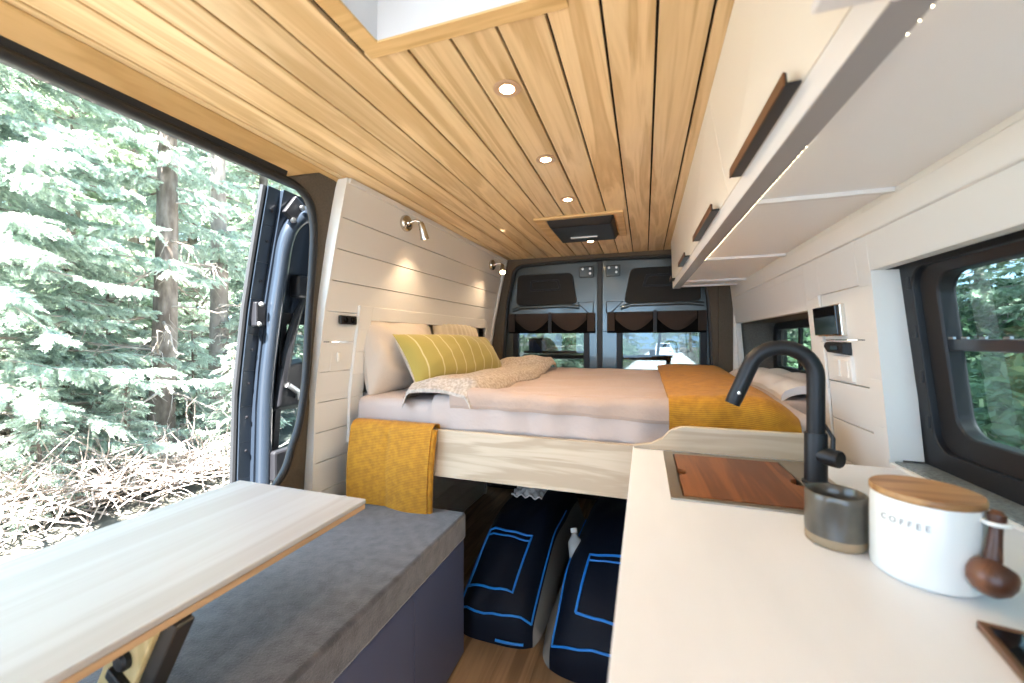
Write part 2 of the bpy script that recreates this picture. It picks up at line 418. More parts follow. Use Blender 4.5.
# recessed ceiling lights
for i, (y, lab) in enumerate(((.945, 'warm round ceiling spotlight nearest the white roof vent'), (1.357, 'warm round ceiling spotlight second from the white roof vent'),
                 (1.775, 'warm round ceiling spotlight just in front of the black roof fan'), (2.57, 'warm round ceiling spotlight behind the black roof fan by the rear doors'))):
    if i == 0:
        t0 = thing('ceiling_light', (-.326, y, CZ), lab, 'ceiling light', 'ceiling spotlights in a row')
        T = Matrix.Translation((-.326, y, CZ))
        MB().lathe([(.024, -.0005), (.034, -.0005), (.0345, -.003), (.031, -.005), (.025, -.004)], 32, T).build('bezel', M['bezel'], t0, True)
        MB().lathe([(.001, -.0012), (.0245, -.0012), (.0245, -.003), (.015, -.0045), (.001, -.005)], 32, T).build('lens', M['lamp'], t0, True)
    else:
        dup(t0, (-.326, y, CZ), label=lab)
    L_ = bpy.data.lights.new('spotlight_glow', 'AREA'); L_.shape = 'DISK'; L_.size = .045; L_.energy = 1.25
    L_.color = (1, .76, .50); L_.spread = R(150)
    lo = bpy.data.objects.new('spotlight_glow', L_); C.objects.link(lo); lo.location = (-.326, y, CZ - .009)
    L_.energy = 1.25

# ---------------- left side
# shiplap panel of the sleeping area, with the pillow niche left open
NY0, NY1, NZ0, NZ1 = 1.525, 2.80, .84, 1.31
seams = [1.83, 1.70, 1.58, 1.457, 1.335, 1.212, 1.09, .967, .845, .722, .60, .48, .36, .24, .12, 0]
b = MB()
PY0, PY1 = 1.275, 2.95
def lboard(z1, z0, y0, y1, dx=0, th=.045):
    g = .0018
    n = 4
    for i in range(n):
        za = lerp(z1 - g, z0 + g, i / n); zb = lerp(z1 - g, z0 + g, (i + 1) / n)
        b.hexa([(XL(zb, y0) + dx, y0, zb), (XL(zb, y1) + dx, y1, zb), (XL(zb, y1) + dx - th, y1, zb), (XL(zb, y0) + dx - th, y0, zb),
                (XL(za, y0) + dx, y0, za), (XL(za, y1) + dx, y1, za), (XL(za, y1) + dx - th, y1, za), (XL(za, y0) + dx - th, y0, za)])
for i in range(len(seams) - 1):
    z1, z0 = seams[i], seams[i + 1]
    if z1 > NZ1 + .06: 
        if z0 < NZ1: lboard(z1, NZ1, PY0, PY1)
        else: lboard(z1, z0, PY0, PY1)
    elif z0 >= NZ0 - .05 or z1 > NZ0:
        lboard(z1, z0, PY0, NY0); lboard(z1, z0, NY1, PY1)
    else:
        lboard(z1, z0, PY0, PY1)
# dark backing seen in the seams is the board behind
wl = S(b.build('wall_left', M['white']))
b = MB()
for z1, z0 in ((1.85, 1.335), (NZ0, 0.0)):
    b.hexa([(XL(z0, PY0) - .03, PY0 + .004, z0), (XL(z0, PY1) - .03, PY1 - .004, z0), (XL(z0, PY1) - .04, PY1 - .004, z0), (XL(z0, PY0) - .04, PY0 + .004, z0),
            (XL(z1, PY0) - .03, PY0 + .004, z1), (XL(z1, PY1) - .03, PY1 - .004, z1), (XL(z1, PY1) - .04, PY1 - .004, z1), (XL(z1, PY0) - .04, PY0 + .004, z1)])
# corner mouldings: front corner, top bead and rear edge, niche frame
b = MB()
def strip(pts, w, t, axis):  # ribbon following the wall: pts (y,z)
    pass
zs = [1.845, 1.75, 1.6, 1.48, 1.35, 1.2, 1.0, .8, .6, .3, 0]
for i in range(len(zs) - 1):
    for y0, y1 in ((2.94, 2.965),):
        za, zb = zs[i], zs[i + 1]
        b.hexa([(XL(zb, y0) + .012, y0, zb), (XL(zb, y0) + .012, y1, zb), (XL(zb, y0) - .05, y1, zb), (XL(zb, y0) - .05, y0, zb),
                (XL(za, y0) + .012, y0, za), (XL(za, y0) + .012, y1, za), (XL(za, y0) - .05, y1, za), (XL(za, y0) - .05, y0, za)])
b.hexa([(XL(1.83, PY0) + .008, PY0, 1.828), (XL(1.83, 2.94) + .008, 2.94, 1.828), (XL(1.83, 2.94) - .04, 2.94, 1.828), (XL(1.83, PY0) - .04, PY0, 1.828),
        (XL(1.848, PY0) + .008, PY0, 1.848), (XL(1.848, 2.94) + .008, 2.94, 1.848), (XL(1.848, 2.94) - .04, 2.94, 1.848), (XL(1.848, PY0) - .04, PY0, 1.848)])
S(b.build('trim_1', M['white'], bevel=.002))
b = MB()
for i in range(len(zs) - 1):
    za, zb = zs[i], zs[i + 1]
    b.hexa([(XL(zb) + .001, 1.262, zb), (XL(zb) + .001, 1.274, zb), (XL(zb) - .052, 1.274, zb), (XL(zb) - .052, 1.262, zb), (XL(za) + .001, 1.262, za), (XL(za) + .001, 1.274, za), (XL(za) - .052, 1.274, za), (XL(za) - .052, 1.262, za)])
S(b.build('trim_10', M['white']))
b = MB()
def nb(y0, y1, z0, z1, t=.008):
    n = max(1, int((z1 - z0) / .1))
    for i in range(n):
        za, zb = lerp(z0, z1, i / n), lerp(z0, z1, (i + 1) / n)
        b.hexa([(XL(za, y0) + t, y0, za), (XL(za, y1) + t, y1, za), (XL(za, y1) - .04, y1, za), (XL(za, y0) - .04, y0, za),
                (XL(zb, y0) + t, y0, zb), (XL(zb, y1) + t, y1, zb), (XL(zb, y1) - .04, y1, zb), (XL(zb, y0) - .04, y0, zb)])
nb(NY0 - .080, NY0, .77, NZ1 + .06, .012); nb(NY0, NY1, NZ1 - .002, NZ1 + .06, .012); nb(NY1, NY1 + .05, .77, NZ1 + .06, .012)
S(b.build('trim_2', M['white'], bevel=.002))
# niche box
b = MB()
b.box(-1.40, -1.38, NY0 - .02, NY1 + .02, NZ0 - .02, NZ1 + .02)
def nq(y0, y1, z0, z1):
    b.hexa([(-1.40, y0, z0), (XL(z0, y0) - .008, y0, z0), (XL(z0, y1) - .008, y1, z0), (-1.40, y1, z0), (-1.40, y0, z1), (XL(z1, y0) - .008, y0, z1), (XL(z1, y1) - .008, y1, z1), (-1.40, y1, z1)])
nq(NY0 - .02, NY1 + .02, NZ1, NZ1 + .02); nq(NY0 - .02, NY0, NZ0 - .02, NZ1); nq(NY1, NY1 + .02, NZ0 - .02, NZ1); nq(NY0 - .02, NY1 + .02, NZ0 - .04, NZ0 - .02)
S(b.build('wall_niche', M['white']))
# body side behind the panel
b = MB(); n = 8
for i in range(n):
    za, zb = lerp(0, 1.9, i / n), lerp(0, 1.9, (i + 1) / n)
    def q(z): return min(XL(z) - .12, -1.0) - (.06 if z < 1.5 else .0)
    xa, xb = XL(za) - .19, XL(zb) - .19
    b.hexa([(xa, 1.47, za), (xa, 3.1, za), (xa - .02, 3.1, za), (xa - .02, 1.47, za), (xb, 1.47, zb), (xb, 3.1, zb), (xb - .02, 3.1, zb), (xb - .02, 1.47, zb)])
b.box(XL(1.85) - .21, -1.0, 1.29, 3.1, 1.89, 1.90)
S(b.build('wall_outer', M['bluemetal']))

# door opening edge: seal path (x,y,z)
sp = [(-1.172, -.36, 1.772), (-1.172, .42, 1.772), (-1.172, .90, 1.770), (-1.174, 1.02, 1.772), (-1.176, 1.09, 1.772), (-1.18, 1.145, 1.757), (-1.185, 1.182, 1.722), (-1.195, 1.208, 1.64),
      (-1.21, 1.219, 1.528), (-1.225, 1.221, 1.38), (-1.23, 1.216, 1.26), (-1.24, 1.214, 1.08), (-1.25, 1.197, .914), (-1.255, 1.165, .82), (-1.256, 1.134, .742), (-1.256, 1.06, .66), (-1.256, .99, .55), (-1.256, .95, .3), (-1.256, .95, 0.0)]
def catmull(P, m=6):
    P = [np.array(p, float) for p in P]; out = []
    for i in range(len(P) - 1):
        p0, p1, p2, p3 = P[max(i - 1, 0)], P[i], P[i + 1], P[min(i + 2, len(P) - 1)]
        for j in range(m):
            t = j / m
            out.append(.5 * ((2 * p1) + (-p0 + p2) * t + (2 * p0 - 5 * p1 + 4 * p2 - p3) * t * t + (-p0 + 3 * p1 - 3 * p2 + p3) * t ** 3))
    out.append(P[-1]); return out
spath = catmull(sp, 5)
S(MB().tube([tuple(p) for p in spath], .0135, 10).build('trim_3', M['rubber'], smooth=True))
# felt pillar between the seal and the panel
rows = []
for p in spath:
    if p[1] < 1.03 and p[2] > 1.7: continue
    x, y, z = p
    tz = max(0, min(1, (1.80 - z) / .12)) 
    if z > 1.70: zo = lerp(1.835, z + .02, max(0, min(1, (1.77 - z) / .07)))
    else: zo = z
    yo = 1.28 if z < 1.74 else lerp(y, 1.28, max(0, min(1, (y - .9) / .25)))
    xo = XL(zo) - .046
    row = []
    for j in range(7):
        t = j / 6
        bulge = .012 * math.sin(math.pi * t) * (1 if z < 1.0 else .3)
        row.append((lerp(x, xo, t) + bulge, lerp(y + .004, yo, t), lerp(z, zo, t)))
    rows.append(row)
S(MB().shell(rows, (-.025, .0, 0)).build('pillar_left', M['felt'], smooth=True, angle=60))
# pine header over the sliding door opening
A = lambda y: [(-1.125, y, CZ - .001), (-1.19, y, CZ - .001), (-1.20, y, 1.78), (-1.171, y, 1.782), (-1.158, y, 1.80)]
S(MB().prism(A(-1.45), A(1.29)).build('beam_door', M['pine_trimY'], bevel=.004))
S(MB().box(-1.26, -1.20, -1.5, 1.28, 1.79, 1.93).build('wall_header', M['bluemetal']))
Bk = lambda y: [(-1.158, y, 1.799), (-1.20, y, 1.80), (-1.20, y, 1.768), (-1.176, y, 1.764), (-1.168, y, 1.775)]
S(MB().prism(Bk(-1.45), Bk(1.06)).build('trim_9', M['rubber'], bevel=.003))
# side wall in front of the opening
S(MB().box(-1.30, -1.24, -1.5, -.36, 0, 1.80).build('wall_front', M['felt2']))
S(MB().box(-1.36, -1.24, -.36, 1.3, -.12, .0).build('doorstep', M['black']))

# ---------------- sliding door, open, standing back along the van side
def DX(z, off): return float(np.interp(z, PZ, PX)) + off
d3 = thing('door_3', (-1.5, 1.9, .05), None, None, kind='structure')
DY0, DY1 = 1.20, 2.45
zz = [1.83, 1.79, 1.65, 1.5, 1.35, 1.2, 1.0, .8, .6, .4, .2, .06]
def ds(y0, y1, o0, o1, z1=1.83, z0=.06, n=12, bld=None):
    bld = bld or MB()
    for i in range(n):
        za, zb = lerp(z0, z1, i / n), lerp(z0, z1, (i + 1) / n)
        bld.hexa([(DX(za, o0), y0, za), (DX(za, o1), y0, za), (DX(za, o1), y1, za), (DX(za, o0), y1, za),
                  (DX(zb, o0), y0, zb), (DX(zb, o1), y0, zb), (DX(zb, o1), y1, zb), (DX(zb, o0), y1, zb)])
    return bld
w = MB()
WZ0, WZ1, WY0, WY1 = .72, 1.29, 1.352, 2.3
ds(DY0, WY0, -.345, -.325, bld=w); ds(WY1, DY1, -.345, -.325, bld=w); ds(WY0, WY1, -.345, -.325, 1.83, WZ1, 5, w); ds(WY0, WY1, -.345, -.325, WZ0, .06, 5, w)
w.build('outer_skin', M['bluemetal'], d3)
# leading flange with bolts
fl = ds(DY0 - .004, DY0 + .055, -.325, -.318)
flo = fl.build('edge_flange', M['slate'] if False else M['bluemetal'], d3, bevel=.002)
g_ = MB()
for z in (.62, .76, .90, 1.04, 1.18, 1.46, 1.62, 1.74):
    g_.lathe([(.001, 0), (.006, 0), (.006, .005), (.001, .006)], 10, Matrix.Translation((DX(z, -.318), DY0 + .028, z)) @ Matrix.Rotation(R(90), 4, 'Y'))
g_.build('bolt', M['black'], flo)
wst = MB().tube([(DX(z, -.335), DY0 - .012, z) for z in zz], .012, 8).build('edge_seal', M['rubber'], d3, True)
# raised inner frame ridge
ridge = [(DX(z, -.285), DY0 + .085, z) for z in (.10, .4, .7, 1.0, 1.3, 1.5, 1.62)] + [(DX(1.70, -.285), DY0 + .105, 1.70), (DX(1.76, -.285), DY0 + .16, 1.755), (DX(1.78, -.285), DY0 + .25, 1.775), (DX(1.78, -.285), 2.3, 1.78)]
ridge = catmull(ridge, 4)
MB().tube([tuple(p) for p in ridge], .030, 12).build('inner_frame', M['bluemetal'], d3, True)
w = MB(); ds(DY0 + .05, WY0, -.325, -.300, bld=w); ds(WY0, WY1, -.325, -.30, 1.83, WZ1, 5, w); ds(WY0, WY1, -.325, -.30, WZ0, .06, 5, w); ds(WY1, DY1 - .03, -.325, -.30, bld=w)
w.build('inner_panel', M['bluemetal'], d3)
w = MB()
fr = [(WY0 - .028, WZ0 - .05), (WY1, WZ0 - .05), (WY1, WZ1 + .05), (WY0 - .028, WZ1 + .05)]
fi_ = [(WY0 + .004, WZ0), (WY1 - .05, WZ0), (WY1 - .05, WZ1), (WY0 + .004, WZ1)]
w.ring([(DX(z, -.285), y, z) for y, z in fr], [(DX(z, -.285), y, z) for y, z in fi_], [(DX(z, -.30), y, z) for y, z in fr], [(DX(z, -.325), y, z) for y, z in fi_])
wf = w.build('window_frame', M['black'], d3, bevel=.004)
MB().add([(DX(z, -.333), y, z) for y, z in fi_] + [(DX(z, -.329), y, z) for y, z in fi_], [(0, 1, 2, 3), (7, 6, 5, 4), (0, 4, 5, 1), (1, 5, 6, 2), (2, 6, 7, 3), (3, 7, 4, 0)]).build('pane', M['glass_tint'], wf)
# black plastic trims: upper catch cover, curved blade, handle, lower box
MB().obox(Matrix.Translation((DX(1.45, -.275), DY0 + .20, 1.455)), .06, .10, .10).build('catch_cover', M['black'], d3, bevel=.015, seg=3)
bl = catmull([(DX(1.40, -.265), DY0 + .20, 1.40), (DX(1.25, -.265), DY0 + .165, 1.25), (DX(1.1, -.265), DY0 + .15, 1.10), (DX(.9, -.265), DY0 + .15, .95)], 5)
MB().tube([tuple(p) for p in bl], [.012 + .010 * math.sin(math.pi * i / (len(bl) - 1)) for i in range(len(bl))], 8).build('trim_blade', M['black'], d3, True)
h_ = MB(); h_.prism([(DX(1.1, -.25), DY0 + .13, 1.10), (DX(1.1, -.25), DY0 + .24, 1.12), (DX(.95, -.25), DY0 + .24, .93), (DX(.95, -.25), DY0 + .12, .93)],
                    [(DX(1.1, -.30), DY0 + .12, 1.12), (DX(1.1, -.30), DY0 + .26, 1.14), (DX(.95, -.30), DY0 + .26, .90), (DX(.95, -.30), DY0 + .10, .90)])
h = h_.build('door_handle', M['black'], d3, bevel=.01, seg=3)
MB().tube([(DX(1.0, -.24), DY0 + .16, 1.02), (DX(1.0, -.22), DY0 + .19, .99), (DX(1.0, -.24), DY0 + .21, .96)], .012, 8).build('lever', M['bolt'], h, True)
MB().obox(Matrix.Translation((DX(.72, -.26), DY0 + .17, .68)), .06, .16, .13).build('lower_cover', M['black'], d3, bevel=.01, seg=2)
# striker latch on the flange
lt = MB().obox(Matrix.Translation((DX(1.32, -.305), DY0 + .030, 1.325)), .03, .045, .10).build('latch', M['black'], d3, bevel=.006)
bt = MB()
for z in (1.285, 1.365):
    bt.lathe([(.001, 0), (.010, 0), (.010, .006), (.005, .012), (.001, .012)], 12, Matrix.Translation((DX(z, -.290), DY0 + .022, z)) @ Matrix.Rotation(R(90), 4, 'Y'))
bt.build('latch_bolt', M['bolt'], lt, True)
# upper roller arm
ra = MB().obox(Matrix.Translation((DX(1.76, -.28), DY0 + .10, 1.76)) @ Matrix.Rotation(R(-35), 4, 'X'), .02, .07, .10).build('roller_arm', M['black'], d3, bevel=.004)
rb = MB()
for dy, dz in ((.085, 1.715), (.12, 1.775)):
    rb.lathe([(.001, 0), (.011, 0), (.011, .012), (.001, .014)], 12, Matrix.Translation((DX(dz, -.268), DY0 + dy, dz)) @ Matrix.Rotation(R(90), 4, 'Y'))
rb.build('roller', M['bolt'], ra, True)

# reading lamps
def reading_lamp(y, z, lab, aim, lit):
    x = XL(z, y)
    t = thing('reading_lamp', (x, y, z), lab, 'reading lamp', 'nickel reading lamps on the shiplap wall')
    T = Matrix.Translation((x, y, z)) @ Matrix.Rotation(R(90), 4, 'Y')
    base = MB().lathe([(.001, 0), (.036, 0), (.038, .004), (.038, .018), (.034, .023), (.016, .026), (.012, .034), (.001, .036)], 28, T).build('base', M['chrome'], t, True)
    MB().lathe([(.001, .03), (.006, .03), (.006, .042), (.001, .043)], 12, T @ Matrix.Translation((.012, 0, -.006))).build('switch', M['black'], base, True)
    arm = catmull([(x + .03, y, z), (x + .055, y + .006, z + .01), (x + .075, y + .015, z + .005), (x + .08, y + .02, z - .006)], 5)
    MB().tube([tuple(p) for p in arm], .006, 10).build('arm', M['chrome'], t, True)
    d = Vector(aim).normalized()
    q = Vector((0, 0, 1)).rotation_difference(d).to_matrix().to_4x4()
    T2 = Matrix.Translation(Vector((x + .08, y + .02, z - .004))) @ q
    hd = MB().lathe([(.001, -.012), (.009, -.010), (.014, 0), (.017, .03), (.021, .072), (.019, .073), (.016, .05), (.001, .045)], 24, T2).build('shade', M['chrome'], t, True)
    MB().lathe([(.001, .055), (.015, .056), (.0165, .062), (.012, .070), (.001, .073)], 18, T2).build('bulb', M['lamp'] , hd, True)
    L_ = bpy.data.lights.new('reading_glow', 'SPOT'); L_.energy = 3.0; L_.color = (1, .72, .46); L_.spot_size = R(100); L_.spot_blend = .8; L_.shadow_soft_size = .016
    lo = bpy.data.objects.new('reading_glow', L_); C.objects.link(lo)
    lo.location = T2 @ Vector((0, 0, .078)); lo.rotation_euler = Vector((-.22, d.y * .6, d.z)).to_track_quat('-Z', 'Y').to_euler()
reading_lamp(1.652, 1.776, 'brushed nickel reading lamp nearer the sliding door, head hanging down', (.12, .30, -1), True)
reading_lamp(2.70, 1.762, 'brushed nickel reading lamp in the rear corner, bulb glowing', (.25, -.55, -.75), True)

# black socket and white switch on the left wall
x = XL(1.305)
t = thing('usb_socket', (x, 1.39, 1.29), 'small black charging socket on the white shiplap wall above the light switch', 'socket')
MB().box(XL(1.305, 1.39), XL(1.305, 1.39) + .016, 1.336, 1.432, 1.285, 1.322).build('plate', M['black'], t, bevel=.004)
pb = MB()
for y in (1.362, 1.405): pb.lathe([(.001, 0), (.012, 0), (.012, .004), (.001, .005)], 16, Matrix.Translation((XL(1.3, 1.39) + .016, y, 1.304)) @ Matrix.Rotation(R(90), 4, 'Y'))
pb.build('port', M['gloss'], t, True)
t = thing('light_switch', (XL(1.15), 1.365, 1.09), 'white switch plate on the shiplap wall left of the pillows', 'light switch')
xs = XL(1.10, 1.365)
MB().hexa([(XL(1.09), 1.325, 1.09), (XL(1.09) + .003, 1.325, 1.09), (XL(1.09) + .003, 1.405, 1.09), (XL(1.09), 1.405, 1.09), (XL(1.205), 1.325, 1.205), (XL(1.205) + .0006, 1.325, 1.205), (XL(1.205) + .0006, 1.405, 1.205), (XL(1.205), 1.405, 1.205)]).build('plate', M['plastic_white'], t)
MB().obox(Matrix.Translation((XL(1.147) + .005, 1.365, 1.148)), .007, .02, .04).build('toggle', M['plastic_white'], t, bevel=.003)

# ---------------- right side wall
b = MB()
AY0, AY1, AZ1 = 1.72, 2.93, 1.327     # alcove
WY, WTOP, WBOT = 1.28, 1.40, .906      # galley window opening
def rboard(y0, y1, z0, z1, dx=0, th=.03, g=.0):
    n = max(1, int((z1 - z0) / .12))
    for i in range(n):
        za, zb = lerp(z0 + g, z1 - g, i / n), lerp(z0 + g, z1 - g, (i + 1) / n)
        b.hexa([(XR(za) - dx, y0, za), (XR(za) + th, y0, za), (XR(za) + th, y1, za), (XR(za) - dx, y1, za),
                (XR(zb) - dx, y0, zb), (XR(zb) + th, y0, zb), (XR(zb) + th, y1, zb), (XR(zb) - dx, y1, zb)])
WEND = -.25
rboard(-1.45, WEND, 0, 1.86)
rboard(WEND, WY, WTOP, 1.86); rboard(WEND, WY, 0, WBOT)
rboard(WY, 1.345, 0, 1.86)
rboard(1.345, 1.60, 1.37, 1.86)
for z1, z0 in ((1.37, 1.22), (1.22, 1.088), (1.088, .965), (.965, .84), (.84, 0)):
    rboard(1.345, 1.60, z0, z1, -.002, g=.0015)
rboard(1.60, AY0, 0, 1.86)
rboard(AY0, 2.96, AZ1, 1.86)
rboard(AY0, 2.96, 0, .86)
rboard(AY1, 2.96, .86, AZ1)
S(b.build('wall_right', M['white'], bevel=.0012, seg=1))
b = MB(); rboard(-1.45, 2.9, 1.492, 1.548, .010); rboard(1.60, 1.632, .9, 1.37, .006); S(b.build('trim_4', M['white'], bevel=.003))
# outer body right with the window holes
b = MB()
def XB(z): return float(np.interp(z, [0, .9, 1.42, 1.9], [.70, .69, .645, .56]))
def rb_(y0, y1, z0, z1, x0f, x1f, bld):
    n = max(1, int((z1 - z0) / .15))
    for i in range(n):
        za, zb = lerp(z0, z1, i / n), lerp(z0, z1, (i + 1) / n)
        bld.hexa([(x0f(za), y0, za), (x1f(za), y0, za), (x1f(za), y1, za), (x0f(za), y1, za), (x0f(zb), y0, zb), (x1f(zb), y0, zb), (x1f(zb), y1, zb), (x0f(zb), y1, zb)])
xo = lambda z: XB(z) + .03
rb_(-1.5, .10, 0, 1.9, XB, xo, b); rb_(.10, 1.30, 0, .905, XB, xo, b); rb_(.10, 1.30, 1.425, 1.9, XB, xo, b); rb_(1.30, 1.60, 0, 1.9, XB, xo, b)
S(b.build('wall_outer_right', M['bluemetal']))
# galley window: jamb, deep black frame, mullion, panes
S(MB().hexa([(XR(.915) - .001, 1.274, .915), (.665, 1.274, .915), (.665, 1.284, .915), (XR(.915) - .001, 1.284, .915), (XR(1.4) - .001, 1.274, 1.4), (.625, 1.274, 1.4), (.625, 1.284, 1.4), (XR(1.4) - .001, 1.284, 1.4)]).build('trim_5', M['white']))
b = MB(); b.hexa([(.606, .1, .9005), (.69, .1, .9005), (.69, 1.276, .9005), (.606, 1.276, .9005), (.606, .1, .910), (.69, .1, .910), (.69, 1.276, .910), (.606, 1.276, .910)])
S(b.build('sill', M['sillgrey'], bevel=.001))
w1 = thing('window_1', (.66, .7, .92), None, None, kind='structure')
def WX(z, o=0): return .60 + (1.42 - z) * .115 + o
def rr(y0, y1, z0, z1, r, o, n=6):
    P = []
    for cy, cz, a0 in ((y1 - r, z1 - r, 0), (y0 + r, z1 - r, 90), (y0 + r, z0 + r, 180), (y1 - r, z0 + r, 270)):
        for k in range(n + 1):
            a = R(a0 + 90 * k / n); P.append((cy + r * math.cos(a), cz + r * math.sin(a)))
    return [(WX(z, o), y, z) for y, z in P]
f_ = MB()
f_.ring(rr(.0, 1.30, .906, 1.46, .004, .012), rr(.06, 1.235, .955, 1.395, .05, .012), rr(.0, 1.30, .906, 1.46, .004, .03), rr(.06, 1.235, .955, 1.395, .05, .05))
wf = f_.build('frame', M['black'], w1, True, bevel=.003)
f_ = MB(); f_.ring(rr(.05, 1.245, .945, 1.405, .055, .024), rr(.10, 1.200, 1.0, 1.375, .05, .04), rr(.05, 1.245, .945, 1.402, .055, .06), rr(.10, 1.20, 1.0, 1.375, .05, .075))
f_.build('inner_frame', M['matteblack'], w1, True, bevel=.004)
f_ = MB(); f_.hexa([(WX(1.195, .045), .1, 1.195), (WX(1.195, .075), .1, 1.195), (WX(1.195, .075), 1.205, 1.195), (WX(1.195, .045), 1.205, 1.195), (WX(1.222, .045), .1, 1.222), (WX(1.222, .075), .1, 1.222), (WX(1.222, .075), 1.205, 1.222), (WX(1.222, .045), 1.205, 1.222)])
mu = f_.build('mullion', M['bluemetal'], w1, bevel=.003)
f_ = MB()
for y in (1.19, 1.15, 1.10, 1.04): f_.box(WX(1.22, .045), WX(1.22, .05), y - .008, y + .008, 1.222, 1.227)
f_.build('screw', M['bolt'], mu)
f_ = MB(); P = rr(.09, 1.21, .99, 1.385, .05, .066); Q = rr(.09, 1.21, .99, 1.385, .05, .070); f_.prism(P, Q); f_.build('pane', M['glass_tint'], w1)
f_ = MB()
for z in (1.36, 1.24, 1.13, 1.02): f_.obox(Matrix.Translation((WX(z, .012), 1.245, z)), .008, .012, .03)
f_.build('clip', M['rubber'], w1, bevel=.002)

# rear right alcove lined with felt and its small window
b = MB()
b.box(.585, .86, AY0 - .03, AY0 - .002, .80, AZ1 + .03)
b.box(.592, .86, AY0 - .03, 3.02, AZ1 + .002, AZ1 + .03)
b.box(.60, .88, AY0 - .03, 3.02, .80, .86)
S(b.build('alcove_lining', M['felt2']))
b = MB()
b.box(.80, .83, AY0 - .03, 2.33, .86, AZ1 + .01); b.box(.80, .83, 2.86, 3.02, .86, AZ1 + .01)
b.box(.80, .83, 2.33, 2.86, .86, 1.06); b.box(.80, .83, 2.33, 2.86, 1.285, AZ1 + .01)
b.box(.60, .83, 2.96, 3.02, .86, AZ1 + .01)
S(b.build('wall_alcove', M['felt2']))
w2 = thing('window_2', (.81, 2.6, 1.03), None, None, kind='structure')
def r2(y0, y1, z0, z1, r, x, n=5):
    P = []
    for cy, cz, a0 in ((y1 - r, z1 - r, 0), (y0 + r, z1 - r, 90), (y0 + r, z0 + r, 180), (y1 - r, z0 + r, 270)):
        for k in range(n + 1):
            a = R(a0 + 90 * k / n); P.append((x, cy + r * math.cos(a), cz + r * math.sin(a)))
    return P
MB().ring(r2(2.27, 2.93, 1.02, 1.322, .05, .775), r2(2.33, 2.86, 1.062, 1.285, .035, .775), r2(2.27, 2.93, 1.02, 1.322, .05, .80), r2(2.33, 2.86, 1.062, 1.285, .035, .80)).build('frame', M['black'], w2, True, bevel=.004)
MB().prism(r2(2.33, 2.86, 1.06, 1.287, .03, .806), r2(2.33, 2.86, 1.06, 1.287, .03, .810)).build('pane', M['glass_tint'], w2)
MB().box(.785, .80, 2.50, 2.53, 1.062, 1.285).build('mullion', M['black'], w2, bevel=.003)

# display, sensor and switch plate on the right wall
t = thing('control_display', (.56, 1.49, 1.23), 'black touch display with silver edge on the white wall by the faucet', 'display')
def rp(y0, y1, z0, z1, o0, o1):
    return MB().hexa([(XR(z0) - o1, y0, z0), (XR(z0) - o0, y0, z0), (XR(z0) - o0, y1, z0), (XR(z0) - o1, y1, z0), (XR(z1) - o1, y0, z1), (XR(z1) - o0, y0, z1), (XR(z1) - o0, y1, z1), (XR(z1) - o1, y1, z1)])
rp(1.445, 1.62, 1.232, 1.33, -.006, .012).build('housing', M['chrome'], t, bevel=.003)
rp(1.45, 1.616, 1.235, 1.327, .011, .022).build('screen', M['gloss'], t, bevel=.003)
t = thing('remote_holder', (.575, 1.48, 1.175), 'small black control pod directly under the touch display', 'control')
MB().prism([(XR(1.2) + .004, y, z) for y, z in ((1.425, 1.213), (1.555, 1.216), (1.568, 1.20), (1.54, 1.178), (1.425, 1.174))], [(XR(1.2) - .020, y, z) for y, z in ((1.43, 1.21), (1.55, 1.213), (1.562, 1.199), (1.536, 1.182), (1.43, 1.178))]).build('body', M['black'], t, bevel=.003)
MB().obox(Matrix.Translation((XR(1.2) - .021, 1.48, 1.196)), .004, .05, .012).build('button', M['gloss'], t)
t = thing('switch_plate', (.58, 1.475, 1.095), 'double white switch plate below the black display', 'light switch')
rp(1.42, 1.535, 1.095, 1.172, -.006, .007).build('plate', M['plastic_white'], t, bevel=.003)
for y in (1.45, 1.505): rp(y - .017, y + .017, 1.108, 1.158, .006, .011).build('rocker', M['plastic_white'], t, bevel=.002)

